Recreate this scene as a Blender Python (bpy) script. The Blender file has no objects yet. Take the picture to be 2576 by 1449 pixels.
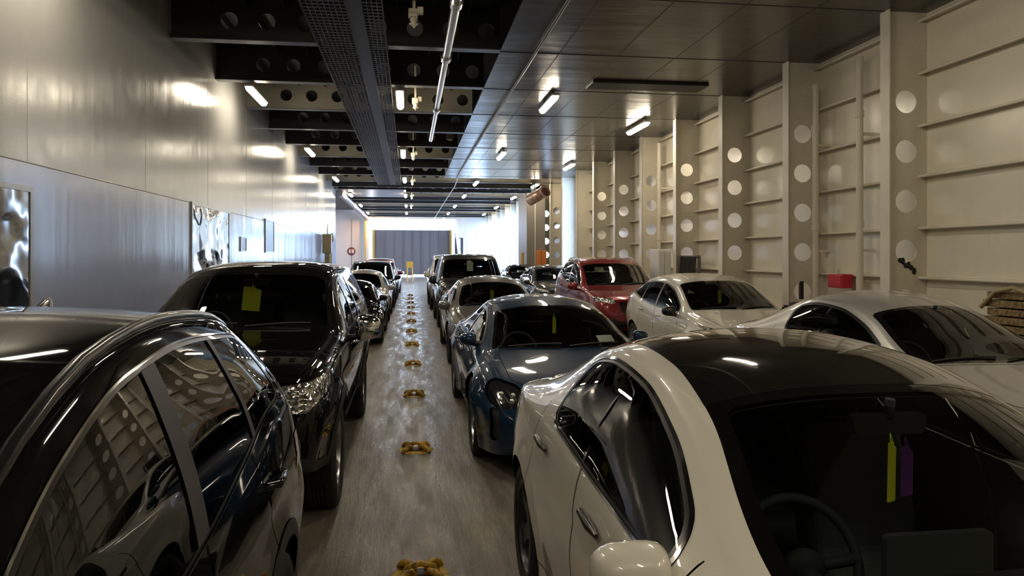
import bpy, math, random
import numpy as np
from mathutils import Vector, Matrix
random.seed(7)
PI = math.pi
C = bpy.context.scene.collection
SC = bpy.context.scene

# ------------------------------------------------------------------ helpers
def interp(pts):
    """monotone cubic through (y, value) points"""
    a = np.array(pts, float); x = a[:, 0]; v = a[:, 1]
    h = np.diff(x); d = np.diff(v) / h
    m = np.zeros(len(x))
    for i in range(1, len(x) - 1):
        if d[i-1] * d[i] > 0:
            w1 = 2*h[i] + h[i-1]; w2 = h[i] + 2*h[i-1]
            m[i] = (w1 + w2) / (w1/d[i-1] + w2/d[i])
    m[0] = d[0]; m[-1] = d[-1]
    def f(q):
        q = np.clip(np.asarray(q, float), x[0], x[-1])
        i = np.clip(np.searchsorted(x, q, side='right') - 1, 0, len(x) - 2)
        t = (q - x[i]) / h[i]
        return ((1+2*t)*(1-t)**2*v[i] + t*(1-t)**2*h[i]*m[i] + t*t*(3-2*t)*v[i+1] + t*t*(t-1)*h[i]*m[i+1])
    return f

class MB:
    """collects simple shapes into one mesh"""
    def __init__(s): s.v = []; s.f = []; s.sm = []
    def add(s, vs, fs, smooth=False):
        o = len(s.v); s.v += [tuple(p) for p in vs]
        s.f += [tuple(i + o for i in f) for f in fs]; s.sm += [smooth] * len(fs)
        return s
    def box(s, x0, x1, y0, y1, z0, z1):
        v = [(x0,y0,z0),(x1,y0,z0),(x1,y1,z0),(x0,y1,z0),(x0,y0,z1),(x1,y0,z1),(x1,y1,z1),(x0,y1,z1)]
        return s.add(v, [(0,3,2,1),(4,5,6,7),(0,1,5,4),(1,2,6,5),(2,3,7,6),(3,0,4,7)])
    def obox(s, c, size, M):
        hx, hy, hz = [q/2 for q in size]; c = Vector(c)
        v = [c + M @ Vector((sx*hx, sy*hy, sz*hz)) for sz in (-1,1) for sy in (-1,1) for sx in (-1,1)]
        return s.add(v, [(0,2,3,1),(4,5,7,6),(0,1,5,4),(1,3,7,5),(3,2,6,7),(2,0,4,6)])
    def tube(s, pts, r, n=10, cap=True):
        pts = [Vector(p) for p in pts]; k = len(pts)
        rs = r if isinstance(r, (list, tuple)) else [r]*k
        v = []; prev = None
        for i, p in enumerate(pts):
            t = (pts[min(i+1,k-1)] - pts[max(i-1,0)]).normalized()
            if prev is None:
                a = Vector((0,0,1)) if abs(t.z) < .9 else Vector((1,0,0))
                u = t.cross(a).normalized()
            else:
                u = (prev - t*prev.dot(t)).normalized()
            prev = u; w = t.cross(u)
            for j in range(n):
                q = 2*PI*j/n; v.append(p + (u*math.cos(q) + w*math.sin(q))*rs[i])
        f = [(i*n+j, i*n+(j+1)%n, (i+1)*n+(j+1)%n, (i+1)*n+j) for i in range(k-1) for j in range(n)]
        s.add(v, f, True)
        if cap:
            s.add(v[:n], [tuple(range(n-1,-1,-1))]); s.add(v[-n:], [tuple(range(n))])
        return s
    def lathe(s, prof, n=32, axis='x', c=(0,0,0), closed=False, smooth=True):
        """prof: (radius, along)"""
        v = []; k = len(prof)
        for r, a in prof:
            for j in range(n):
                q = 2*PI*j/n; x, y = r*math.cos(q), r*math.sin(q)
                p = {'x':(a,x,y),'y':(x,a,y),'z':(x,y,a)}[axis]
                v.append((p[0]+c[0], p[1]+c[1], p[2]+c[2]))
        f = [(i*n+j, i*n+(j+1)%n, ((i+1)%k)*n+(j+1)%n, ((i+1)%k)*n+j) for i in range(k if closed else k-1) for j in range(n)]
        return s.add(v, f, smooth)
    def prism(s, poly, axis, a0, a1):
        """poly: 2D points in the plane normal to axis"""
        def P(p, a):
            return {'x':(a,p[0],p[1]),'y':(p[0],a,p[1]),'z':(p[0],p[1],a)}[axis]
        n = len(poly)
        v = [P(p,a0) for p in poly] + [P(p,a1) for p in poly]
        f = [tuple(range(n)), tuple(range(2*n-1,n-1,-1))] + [(i,n+i,n+(i+1)%n,(i+1)%n) for i in range(n)]
        return s.add(v, f)
    def sphere(s, c, r, n=16, m=10):
        r = r if isinstance(r,(tuple,list)) else (r,r,r)
        v = [(c[0]+r[0]*math.sin(PI*i/m)*math.cos(2*PI*j/n), c[1]+r[1]*math.sin(PI*i/m)*math.sin(2*PI*j/n), c[2]+r[2]*math.cos(PI*i/m)) for i in range(m+1) for j in range(n)]
        return s.add(v, [(i*n+j,(i+1)*n+j,(i+1)*n+(j+1)%n,i*n+(j+1)%n) for i in range(m) for j in range(n)], True)
    def holeplate(s, axis, a, th, u0, u1, v0, v1, holes, n=28):
        """plate normal to axis 'y' at a with thickness th, spanning u (x) and v (z); holes: (u,v,r) one per cell along the longer side"""
        along_v = (v1-v0) > (u1-u0)
        hs = sorted(holes, key=lambda h: h[1] if along_v else h[0])
        cells = []
        key = 1 if along_v else 0
        lo, hi = (v0, v1) if along_v else (u0, u1)
        cuts = [lo] + [(hs[i][key]+hs[i+1][key])/2 for i in range(len(hs)-1)] + [hi] if hs else [lo, hi]
        for i in range(len(cuts)-1):
            cu = (u0,u1,cuts[i],cuts[i+1]) if along_v else (cuts[i],cuts[i+1],v0,v1)
            cells.append((cu, hs[i] if hs else None))
        for (a0,a1,b0,b1), h in cells:
            if h is None:
                s.box(a0,a1,a-th/2,a+th/2,b0,b1); continue
            hu, hv, r = h
            angs = [2*PI*j/n for j in range(n)] + [math.atan2(y-hv,x-hu)%(2*PI) for x in (a0,a1) for y in (b0,b1)]
            angs = sorted(angs); m = len(angs)
            inner = [(hu+r*math.cos(q), hv+r*math.sin(q)) for q in angs]; outer = []
            for q in angs:
                cx, sx = math.cos(q), math.sin(q)
                t = min([((a1 if cx>0 else a0)-hu)/cx if abs(cx)>1e-9 else 1e9, ((b1 if sx>0 else b0)-hv)/sx if abs(sx)>1e-9 else 1e9])
                outer.append((hu+t*cx, hv+t*sx))
            v = []
            for yy in (a-th/2, a+th/2):
                v += [(p[0],yy,p[1]) for p in inner] + [(p[0],yy,p[1]) for p in outer]
            f = []
            for j in range(m):
                k = (j+1)%m
                f += [(j,k,m+k,m+j), (2*m+j,3*m+j,3*m+k,2*m+k), (j,2*m+j,2*m+k,k)]
            s.add(v, f)
        return s
    def build(s, name, mat, parent=None, label=None, bevel=0, seg=2, loc=None):
        me = bpy.data.meshes.new(name); me.from_pydata(s.v, [], s.f)
        me.polygons.foreach_set('use_smooth', s.sm); me.update()
        me.materials.append(mat)
        o = bpy.data.objects.new(name, me); C.objects.link(o)
        if parent: o.parent = parent
        if label: o['label'] = label
        if loc: o.location = loc
        if bevel:
            b = o.modifiers.new('bevel', 'BEVEL'); b.width = bevel; b.segments = seg; b.limit_method = 'ANGLE'; b.angle_limit = .6
            b.harden_normals = False
        return o

def tag(o, label, cat, group=None, kind=None):
    o['label'] = label; o['category'] = cat
    if group: o['group'] = group
    if kind: o['kind'] = kind
    return o
def thing(name, label, cat, loc=(0,0,0), group=None):
    o = bpy.data.objects.new(name, None); C.objects.link(o); o.location = loc
    o.empty_display_size = .2
    return tag(o, label, cat, group)
def struct(o, label=None, cat=None):
    o['kind'] = 'structure'
    if label: o['label'] = label
    if cat: o['category'] = cat
    return o

# ------------------------------------------------------------------ materials
def mat(name, col, rough=.5, metal=0, coat=0, spec=.5, emit=None, es=0):
    m = bpy.data.materials.new(name); m.use_nodes = True
    b = m.node_tree.nodes['Principled BSDF']
    b.inputs['Base Color'].default_value = (*col, 1); b.inputs['Roughness'].default_value = rough
    b.inputs['Metallic'].default_value = metal; b.inputs['Coat Weight'].default_value = coat
    b.inputs['Coat Roughness'].default_value = .03; b.inputs['Specular IOR Level'].default_value = spec
    if emit:
        b.inputs['Emission Color'].default_value = (*emit, 1); b.inputs['Emission Strength'].default_value = es
    return m
class NT:
    def __init__(s, m): s.t = m.node_tree; s.b = s.t.nodes['Principled BSDF']
    def n(s, typ, ins=None, **kw):
        nd = s.t.nodes.new(typ)
        for k, v in kw.items(): setattr(nd, k, v)
        for k, v in (ins or {}).items():
            if isinstance(v, bpy.types.NodeSocket): s.t.links.new(v, nd.inputs[k])
            else: nd.inputs[k].default_value = v
        return nd
    def coord(s, scale): 
        tc = s.n('ShaderNodeTexCoord')
        return s.n('ShaderNodeMapping', {'Vector': tc.outputs['Object'], 'Scale': scale}).outputs[0]
    def noise(s, vec, scale, detail=4, rough=.55): return s.n('ShaderNodeTexNoise', {'Vector': vec, 'Scale': scale, 'Detail': detail, 'Roughness': rough}).outputs[0]
    def ramp(s, fac, stops):
        r = s.n('ShaderNodeValToRGB', {'Fac': fac}); e = r.color_ramp.elements
        while len(e) < len(stops): e.new(.5)
        for el, (p, c) in zip(e, stops):
            el.position = p; el.color = (*c, 1) if len(c) == 3 else c
        return r.outputs[0]
    def mix(s, fac, a, b, blend='MIX'):
        nd = s.n('ShaderNodeMix', data_type='RGBA', blend_type=blend)
        for i, v in ((0, fac), (6, a), (7, b)):
            if isinstance(v, bpy.types.NodeSocket): s.t.links.new(v, nd.inputs[i])
            else: nd.inputs[i].default_value = v if i == 0 else (*v, 1)
        return nd.outputs[2]
    def maprange(s, v, a, b, c, d): return s.n('ShaderNodeMapRange', {'Value': v, 'From Min': a, 'From Max': b, 'To Min': c, 'To Max': d}).outputs[0]
    def bump(s, h, strength, dist=.02, normal=None):
        ins = {'Height': h, 'Strength': strength, 'Distance': dist}
        if normal: ins['Normal'] = normal
        return s.n('ShaderNodeBump', ins).outputs[0]
    def set(s, **kw):
        for k, v in kw.items(): s.t.links.new(v, s.b.inputs[k.replace('_', ' ')])

def paint(name, col, metal=.0, rough=.35, spec=.5):
    m = mat(name, col, rough, metal, coat=1.0, spec=spec)
    t = NT(m)
    t.set(Base_Color=t.mix(t.maprange(t.noise(t.coord((1,1,1)), 900, 1), .35, .65, 0, .3 if metal else .04), col, tuple(min(1, c*1.5+.004) for c in col)))
    return m
def glass(name, tint, rough=0.0, ior=1.5):
    m = bpy.data.materials.new(name); m.use_nodes = True; t = m.node_tree; t.nodes.clear()
    o = t.nodes.new('ShaderNodeOutputMaterial'); mx = t.nodes.new('ShaderNodeMixShader')
    f = t.nodes.new('ShaderNodeFresnel'); f.inputs[0].default_value = ior
    a = t.nodes.new('ShaderNodeBsdfTransparent'); a.inputs[0].default_value = (*tint, 1)
    g = t.nodes.new('ShaderNodeBsdfGlossy'); g.inputs['Roughness'].default_value = rough; g.inputs['Color'].default_value = (1,1,1,1)
    t.links.new(f.outputs[0], mx.inputs[0]); t.links.new(a.outputs[0], mx.inputs[1]); t.links.new(g.outputs[0], mx.inputs[2]); t.links.new(mx.outputs[0], o.inputs[0])
    return m

M = {}
M['rubber'] = mat('tyre rubber', (.018,.018,.018), .75)
M['blacktrim'] = mat('black trim', (.012,.012,.013), .28, coat=.3)
M['plastic'] = mat('black plastic', (.022,.022,.023), .55)
M['gap'] = mat('panel gap', (.004,.004,.004), .9)
M['chrome'] = mat('chrome', (.75,.76,.78), .09, 1)
M['satin'] = mat('satin alloy', (.42,.42,.43), .3, 1)
M['darkalloy'] = mat('dark alloy', (.07,.07,.075), .35, .8)
M['interior'] = mat('dark interior', (.02,.02,.021), .75)
M['seat'] = mat('seat fabric', (.03,.03,.032), .7)
M['lining'] = mat('headliner', (.03,.03,.03), .9, spec=.1)
M['pillar'] = mat('matt pillar cover', (.05,.047,.052), .5)
M['wsglass'] = glass('clear windscreen glass', (.70,.75,.71))
M['glass'] = glass('clear tinted glass', (.52,.58,.55))
M['darkglass'] = glass('privacy glass', (.16,.17,.17))
M['lampglass'] = mat('headlamp', (.55,.55,.52), .12, .55, coat=1)
t0 = NT(M['lampglass']); vo = t0.n('ShaderNodeTexVoronoi', {'Vector': t0.coord((1,1,1)), 'Scale': 26}); M['lampglass'].node_tree.nodes['Principled BSDF'].inputs['Metallic'].default_value = .85
t0.set(Normal=t0.bump(vo.outputs['Distance'], .8, .03), Base_Color=t0.ramp(vo.outputs['Color'], [(.2,(.30,.29,.27)),(.8,(.85,.84,.8))]))
M['darklamp'] = mat('dark headlamp', (.015,.016,.018), .1, 0, coat=1)
M['lens'] = mat('lamp lens', (.75,.77,.78), .08, .9, coat=1)
M['redlamp'] = mat('tail lamp', (.25,.01,.01), .15, coat=1)
M['roofglass'] = mat('black roof glass', (.012,.011,.010), .05, 0, coat=1, spec=.7)
M['frit'] = mat('black glass border', (.006,.006,.006), .08, coat=.5)
M['mirror'] = mat('mirror glass', (.8,.8,.8), .02, 1)
M['yellowtag'] = mat('yellow card', (.90,.88,.05), .6)
M['purpletag'] = mat('purple card', (.14,.03,.22), .6)
M['white'] = mat('white card', (.8,.8,.76), .6)
M['screen'] = mat('tablet back', (.07,.072,.072), .4)

# ------------------------------------------------------------------ car generator
def bspline_rows(n, sub):
    """basis rows for a quadratic B-spline through n section controls, mirrored at both ends"""
    rows = []
    def W(i, u):
        w = np.zeros(n+2)
        w[i] += .5*(1-u)**2; w[i+1] += .5+u-u*u; w[i+2] += .5*u*u
        return w
    for i in range(n):          # span i uses padded i, i+1, i+2
        us = np.linspace(0, 1, sub, endpoint=False)
        if i == 0: us = np.linspace(.5, 1, max(2, sub//2), endpoint=False)
        if i == n-1: us = np.linspace(0, .5, max(2, sub//2)+1)
        rows += [W(i, u) for u in us]
    return np.array(rows)

def smax(*a, k=.03):
    r = a[0]
    for b in a[1:]:
        h = np.clip(.5 + .5*(r-b)/k, 0, 1)
        r = b*(1-h) + r*h + k*h*(1-h)
    return r
def fillet(pts, n=5):
    out = []; m = len(pts)
    for i in range(m):
        p = np.array(pts[i][:2], float); r = pts[i][2] if len(pts[i]) > 2 else .02
        a = np.array(pts[i-1][:2], float); b = np.array(pts[(i+1)%m][:2], float)
        da, db = a-p, b-p; la, lb = np.linalg.norm(da), np.linalg.norm(db)
        ta, tb = min(r, la*.45), min(r, lb*.45)
        A = p + da/la*ta; B = p + db/lb*tb
        for t in np.linspace(0, 1, n): out.append(tuple((1-t)**2*A + 2*t*(1-t)*p + t*t*B))
    return out
def sdf(P, poly):
    """signed distance (negative inside) of points P (N,2) to a polygon"""
    a = np.array(poly, float); b = np.roll(a, -1, 0); e = b-a
    w = P[:,None,:]-a[None]; L = (e*e).sum(1)+1e-12
    t = np.clip((w*e[None]).sum(2)/L, 0, 1)
    d = np.sqrt(((w-e[None]*t[...,None])**2).sum(2)).min(1)
    y = P[:,1][:,None]; x = P[:,0][:,None]
    cond = (a[None,:,1] > y) != (b[None,:,1] > y)
    xi = a[None,:,0]+(y-a[None,:,1])*e[None,:,0]/np.where(np.abs(e[None,:,1])<1e-12, 1e-12, e[None,:,1])
    ins = (cond & (x < xi)).sum(1) % 2 == 1
    return np.where(ins, -d, d)

class Shell:
    def __init__(s, V, polys): s.V = V; s.P = polys; s.lab = ['body']*len(polys)
    def cut(s, F, sel, inside, outside=None, where=None):
        """faces labelled in sel are split by F; the negative side becomes 'inside'"""
        f = list(F(s.V[:,0], s.V[:,1], s.V[:,2])); new = []; nf = len(s.V); cache = {}
        P2 = []; L2 = []
        okv = None if where is None else where(s.V[:,0], s.V[:,1], s.V[:,2])
        for p, l in zip(s.P, s.lab):
            if l not in sel or (okv is not None and not all(okv[i] for i in p)):
                P2.append(p); L2.append(l); continue
            vals = [f[i] for i in p]
            if max(vals) <= 0: P2.append(p); L2.append(inside); continue
            if min(vals) >= 0: P2.append(p); L2.append(outside or l); continue
            A = []; B = []; k = len(p)
            for i in range(k):
                a, b = p[i], p[(i+1)%k]; fa, fb = vals[i], vals[(i+1)%k]
                (A if fa <= 0 else B).append(a)
                if (fa <= 0) != (fb <= 0):
                    key = (a,b) if a < b else (b,a)
                    if key not in cache:
                        t = fa/(fa-fb); t = min(max(t,.002),.998)
                        new.append(s.V[a]*(1-t)+s.V[b]*t); cache[key] = nf+len(new)-1
                    A.append(cache[key]); B.append(cache[key])
            if len(A) > 2: P2.append(tuple(A)); L2.append(inside)
            if len(B) > 2: P2.append(tuple(B)); L2.append(outside or l)
        s.P, s.lab = P2, L2
        if new: s.V = np.vstack([s.V, np.array(new)])
    def normals(s):
        N = np.zeros_like(s.V)
        for p in s.P:
            q = s.V[list(p)]; c = np.zeros(3)
            for i in range(1, len(p)-1): c += np.cross(q[i]-q[0], q[i+1]-q[0])
            for i in p: N[i] += c
        N[np.abs(s.V[:,0]) < 1e-6, 0] = 0
        return N/(np.linalg.norm(N, axis=1)[:,None]+1e-12)

def emit_mesh(name, V, N, polys, material, parent, push=0, flip=False, both=False, label=None, rim=0):
    """a part out of half-shell polys; flip mirrors it, both joins half and mirror image"""
    vs = []; ns = []; fs = []
    def half(mir):
        mp = {}
        for p in polys:
            f = []
            for i in p:
                if i not in mp:
                    if mir and abs(V[i][0]) < 1e-6 and i in base: mp[i] = base[i]
                    else:
                        q = V[i]+N[i]*push; n = N[i]
                        if mir: q = q*(-1,1,1); n = n*(-1,1,1)
                        mp[i] = len(vs); vs.append(tuple(q)); ns.append(tuple(n))
                f.append(mp[i])
            fs.append(tuple(reversed(f)) if mir else tuple(f))
        return mp
    base = {}
    if both: base = half(False); half(True)
    else: half(flip)
    me = bpy.data.meshes.new(name); me.from_pydata(vs, [], fs)
    me.polygons.foreach_set('use_smooth', [True]*len(fs)); me.update()
    me.normals_split_custom_set_from_vertices(ns)
    me.materials.append(material)
    o = bpy.data.objects.new(name, me); C.objects.link(o); o.parent = parent
    if label: o['label'] = label
    return o

def wheel_meshes(R, w, rimR, spokes, alloy):
    t = MB()
    h = w/2
    prof = [(rimR*.97,-h*.8),(rimR*1.02,-h*.95),(R*.9,-h),(R*.965,-h*.93),(R*.992,-h*.75),(R,-h*.5)]
    for q in (-.3,-.1,.1,.3):   # tread grooves
        prof += [(R,h*(q-.06)),(R-.008,h*(q-.04)),(R-.008,h*(q+.04)),(R,h*(q+.06))]
    prof += [(R,h*.5),(R*.992,h*.75),(R*.965,h*.93),(R*.9,h),(rimR*1.02,h*.95),(rimR*.97,h*.8)]
    t.lathe(prof, 40, 'x', closed=True)
    r = MB()                      # rim, outer face towards +x
    r.lathe([(rimR*.98,-h*.8),(rimR*.9,-h*.6),(rimR*.9,h*.4),(rimR*.95,h*.82),(rimR,h*.93),(rimR*1.02,h*.85),(rimR*1.0,h*.6)], 40, 'x')
    r.lathe([(.001,h*.62),(rimR*.2,h*.6),(rimR*.24,h*.45),(rimR*.24,0)], 24, 'x')
    for k in range(spokes):
        q = 2*PI*k/spokes; c, s_ = math.cos(q), math.sin(q)
        pts = []
        for rr, ww, xo in ((rimR*.15,.05,h*.58),(rimR*.55,.033,h*.66),(rimR*.97,.05,h*.75)):
            ww *= 5/max(spokes,5)*1.1
            for sx, sw in ((0,-1),(0,1),(-.03,1),(-.03,-1)):
                pts.append((xo+sx, rr*c - sw*ww*s_, rr*s_ + sw*ww*c))
        f = [(0,1,2,3),(11,10,9,8)]
        for a in (0,4):
            f += [(a+j, a+(j+1)%4, a+4+(j+1)%4, a+4+j) for j in range(4)]
        r.add(pts, f)
    d = MB().lathe([(.001,-h*.1),(rimR*.62,-h*.1),(rimR*.62,-h*.3),(.001,-h*.3)], 32, 'x')
    return t, r, d

MIR = {}
def build_car(sp, loc, label, cat='car', name='car', group=None):
    L = sp['L']; cur = {k: interp(v) for k, v in sp['curves'].items()}
    top, bz, rz, rx, mx, sz = [cur[k] for k in ('top','bz','rz','rx','mx','sz')]
    tuck = sp.get('tuck', .055); cp = sp.get('crown', 2.4)
    hi = sp.get('res', 1.0)
    root = thing(name, label, cat, loc, group)
    # stations, dense at nose and tail
    ys = np.unique(np.concatenate([np.linspace(0,.12,int(9*hi)+3), np.linspace(.12,.6,int(13*hi)+3), np.linspace(.6,L-.5,int((L-1.1)/.05*hi)), np.linspace(L-.5,L-.08,int(11*hi)+3), np.linspace(L-.08,L,int(5*hi)+3)]))
    n = 17
    B = bspline_rows(n, 4 if hi > .8 else (3 if hi > .5 else 2))
    cols = []
    for y in ys:
        t, b, r, x5, m_, s_ = [float(q(y)) for q in (top,bz,rz,rx,mx,sz)]
        ends = min(1, y/.25, (L-y)/.25); ends = max(0, ends)
        bx = m_ - (.02+(tuck-.02)*ends); sx = m_ - .05*ends - .015
        mz = s_ + (b-s_)*sp.get('midf', .56)
        lean = sp.get('bulge', .02)*max(0, min(1, (r-b)/.3))
        P = [(0,s_),(.7*sx,s_),(sx-.01,s_),(sx,s_+.02),(sx+.012,s_+.3*(mz-s_)),(m_,mz),(m_,mz+.35*(b-mz)),(bx+.016,b-.05*min(1,(b-mz)/.2)),(bx,b),
             (bx+(x5-bx)*.3+lean, b+(r-b)*.33),(bx+(x5-bx)*.68+lean*.8, b+(r-b)*.70),(x5+.004,r-.012*ends),(x5*.965,r+(t-r)*(1-.965**cp)),(x5*.8,r+(t-r)*(1-.8**cp)),(x5*.55,r+(t-r)*(1-.55**cp)),(x5*.28,r+(t-r)*(1-.28**cp)),(0,t)]
        pad = [(-P[1][0],P[1][1])] + P + [(-P[-2][0],P[-2][1])]
        q = B @ np.array(pad)
        q[0,0] = 0; q[-1,0] = 0
        cols.append(np.column_stack([q[:,0], np.full(len(q), y), q[:,1]]))
    R_ = len(cols[0]); V = np.vstack(cols)
    polys = []
    for i in range(len(ys)-1):
        for j in range(R_-1):
            a = i*R_+j
            polys.append((a, a+R_, a+R_+1, a+1))
    polys.append(tuple(range(R_))); polys.append(tuple((len(ys)-1)*R_+j for j in range(R_-1,-1,-1)))
    # flares around the wheels and the pressed side line
    wr, ar = sp['R'], sp.get('archR', sp['R']+.055)
    for ya in sp['axles']:
        r_ = np.hypot(V[:,1]-ya, V[:,2]-wr)
        side = np.clip((V[:,0]-.45)/.2, 0, 1)*np.clip((bz(V[:,1])+.02-V[:,2])/.08, 0, 1)
        V[:,0] += sp.get('flare',.018)*np.exp(-((r_-ar)/.075)**2)*side
    if sp.get('crease'):
        y0, z0, y1, z1, amp = sp['crease']
        zl = z0+(V[:,1]-y0)/(y1-y0)*(z1-z0); d = V[:,2]-zl
        side = np.clip((V[:,0]-.5)/.2,0,1)*np.clip((V[:,1]-y0+.2)/.4,0,1)*np.clip((y1+.2-V[:,1])/.4,0,1)
        V[:,0] += side*np.where(d < 0, -amp*np.clip(-d/.05,0,1)*np.clip((.35+d)/.3,0,1), 0)
    S = Shell(V, polys)
    W = sp['W']
    # wheel openings
    for ya in sp['axles']:
        S.cut(lambda x,y,z: np.hypot(y-ya, z-wr)-ar, ('body',), 'hole', where=lambda x,y,z: x > W*.62)
        if sp.get('arch_trim'):
            S.cut(lambda x,y,z: np.hypot(y-ya, z-wr)-ar-.06, ('body',), 'cladding', where=lambda x,y,z: (x > W*.6)&(z < wr+ar+.1))
    if sp.get('clad'): S.cut(lambda x,y,z: z-sz(y)-sp['clad'], ('body',), 'cladding', where=lambda x,y,z: x > .3)
    # side windows
    d = sp['dlo']
    def Fd(x,y,z):
        return smax(bz(y)+d['mb']-z, z-(rz(y)-d['mt']), (d['f'][0]+d['f'][1]*(z-1))-y, y-(d['r'][0]+d['r'][1]*(z-1)), k=d.get('k',.05))
    side_only = lambda x,y,z: (x > W*.4)&(z < rz(y)+.03)
    S.cut(Fd, ('body',), 'trim', where=side_only)
    S.cut(lambda x,y,z: Fd(x,y,z)+d.get('tw',.018), ('trim',), 'sealing')
    S.cut(lambda x,y,z: Fd(x,y,z)+d.get('tw',.018)+.012, ('sealing',), 'window')
    for (py, pk, pw) in d['pillars']:
        S.cut(lambda x,y,z: np.abs(y-py-pk*(z-1))-pw, ('window',), 'pillar')
    # windscreen and rear window
    def scr(q):
        return lambda x,y,z: smax(x-(rx(y)-q[4]), (q[0]+q[1]*x*x)-y, y-(q[2]+q[3]*x*x), k=sp.get('wsk',.06))
    up = lambda x,y,z: z > bz(y)-.03
    ws = sp['ws']; Fw = scr(ws)
    S.cut(Fw, ('body',), 'border', where=up); S.cut(lambda x,y,z: Fw(x,y,z)+sp.get('frit',.035), ('border',), 'windscreen')
    if sp.get('rw'):
        Fr = scr(sp['rw'])
        S.cut(Fr, ('body',), 'rborder', where=up); S.cut(lambda x,y,z: Fr(x,y,z)+.03, ('rborder',), 'rear_window')
    if sp.get('roofglass'): S.cut(scr(sp['roofglass']), ('body',), 'roof_glass', where=up)
    if sp.get('roofgap'):
        for q in sp['roofgap']: S.cut(lambda x,y,z: np.abs(y-q[0])-q[1], ('body',), 'gap', where=lambda x,y,z: z > q[2])
    # lamps, grille, intakes
    for (lab, pts, ymax) in sp.get('front', []):
        po = fillet(pts)
        S.cut(lambda x,y,z: sdf(np.column_stack([x,z]), po), ('body',), lab, where=lambda x,y,z: y < ymax)
    for (lab, pts, ymin) in sp.get('rear', []):
        po = fillet(pts)
        S.cut(lambda x,y,z: sdf(np.column_stack([x,z]), po), ('body',), lab, where=lambda x,y,z: y > ymin)
    for (lab, pts) in sp.get('sidecuts', []):
        po = fillet(pts)
        S.cut(lambda x,y,z: sdf(np.column_stack([y,z]), po), ('body','cladding'), lab, where=lambda x,y,z: x > W*.55)
    # bonnet and doors with shut lines
    hd = sp.get('hood')
    if hd:
        Fh = scr(hd)
        S.cut(lambda x,y,z: Fh(x,y,z)-.004, ('body',), 'gap', where=lambda x,y,z: z > bz(y)-.12)
        S.cut(lambda x,y,z: Fh(x,y,z)+.004, ('gap',), 'hood')
    for k, dr in enumerate(sp.get('doors', [])):
        lab = ('front_door','rear_door')[k]
        y0, k0, y1, k1, zb = dr
        Fo = lambda x,y,z: smax((y0+k0*(z-.8))-y, y-(y1+k1*(z-.8)), zb-z, z-(bz(y)+d['mb']+.2), k=.05)
        wh = lambda x,y,z: (x > W*.55)&(z < bz(y)+.10)
        S.cut(lambda x,y,z: Fo(x,y,z)-.0035, ('body',), 'dgap', where=wh)
        S.cut(lambda x,y,z: Fo(x,y,z)+.0035, ('dgap',), lab)
        S.lab = ['gap' if l == 'dgap' else l for l in S.lab]
        if sp.get('clad'):
            pass
    N = S.normals()
    G = {}
    for p, l in zip(S.P, S.lab): G.setdefault(l, []).append(p)
    pm = sp['paint']; wg = sp.get('glass', M['glass'])
    def both(lab, nm, m, push=0, label=None):
        if lab in G: return emit_mesh(nm, S.V, N, G[lab], m, root, push, both=True, label=label)
    def pair(polys, nm, m, push=0, label=None):
        if polys:
            a = emit_mesh(nm, S.V, N, polys, m, root, push, False, label=label)
            b = emit_mesh(nm, S.V, N, polys, m, root, push, True, label=label)
            return a, b
    both('body', 'body', pm); both('gap', 'shut_lines', M['gap'], -.006)
    both('hood', 'hood', pm); both('cladding', 'cladding', M['plastic'], .004)
    both('roof_glass', 'glass_roof', M['roofglass'], .001, 'black glass roof'); both('windscreen', 'windscreen', sp.get('wsglass', M['wsglass'])); both('rear_window', 'rear_window', wg)
    both('border', 'glass_border', M['frit']); both('rborder', 'glass_border', M['frit'])
    pair(G.get('trim'), 'window_trim', sp.get('trim', M['blacktrim']), .004, 'chrome strip' if sp.get('trim') in (M['chrome'], M['satin']) else None)
    pair(G.get('sealing'), 'window_seal', M['blacktrim'], .0)
    pil = {}
    for p in G.get('pillar', []):
        c = S.V[list(p)].mean(0)
        k = min(range(len(d['pillars'])), key=lambda i: abs(c[1]-d['pillars'][i][0]-d['pillars'][i][1]*(c[2]-1)))
        pil.setdefault(k, []).append(p)
    for k in sorted(pil): pair(pil[k], 'door_pillar', sp.get('pillar_mat', M['blacktrim']), .003)
    for l in ('front_door','rear_door'): pair(G.get(l), l, pm)
    if 'window' in G:
        edges = sorted([p[0] for p in d['pillars']])
        bins = {}
        for p in G['window']:
            c = S.V[list(p)].mean(0)
            k = sum(c[1] > (q[0]+q[1]*(c[2]-1)) for q in d['pillars'])
            bins.setdefault(k, []).append(p)
        for k in sorted(bins): pair(bins[k], 'side_window', wg if k else sp.get('wsglass', M['wsglass']), -.002)
    fm = {'headlight':(M['lampglass'],-.004),'darklight':(M['darklamp'],-.02),'grille':(M['blacktrim'],-.02),'intake':(M['plastic'],-.025),'plate':(M['white'],.004),'taillight':(M['redlamp'],.003),'strip':(M['chrome'],.004),'bumper_trim':(M['plastic'],-.004),'foglight':(M['lens'],-.01)}
    pn = {'darklight':'headlight','headlight':'headlight','grille':'grille','intake':'air_intake','plate':'number_plate','taillight':'tail_light','strip':'trim_strip','bumper_trim':'bumper_trim','foglight':'fog_light'}
    for l in fm:
        if l in G:
            mm, pu = fm[l]
            touches = any(abs(S.V[i][0]) < 1e-6 for p in G[l] for i in p)
            if touches: both(l, pn[l], mm, pu)
            else: pair(G[l], pn[l], mm, pu)
    # inner lining: dark trim behind the painted panels of the cabin
    cab0, cab1 = sp['cabin']
    lin = [p for l in ('body','front_door','rear_door','pillar','trim','sealing','border','rborder') for p in G.get(l, []) if min(S.V[i][1] for i in p) > cab0 and max(S.V[i][1] for i in p) < cab1 and min(S.V[i][2] for i in p) > sz(S.V[p[0]][1])+.1]
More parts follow.
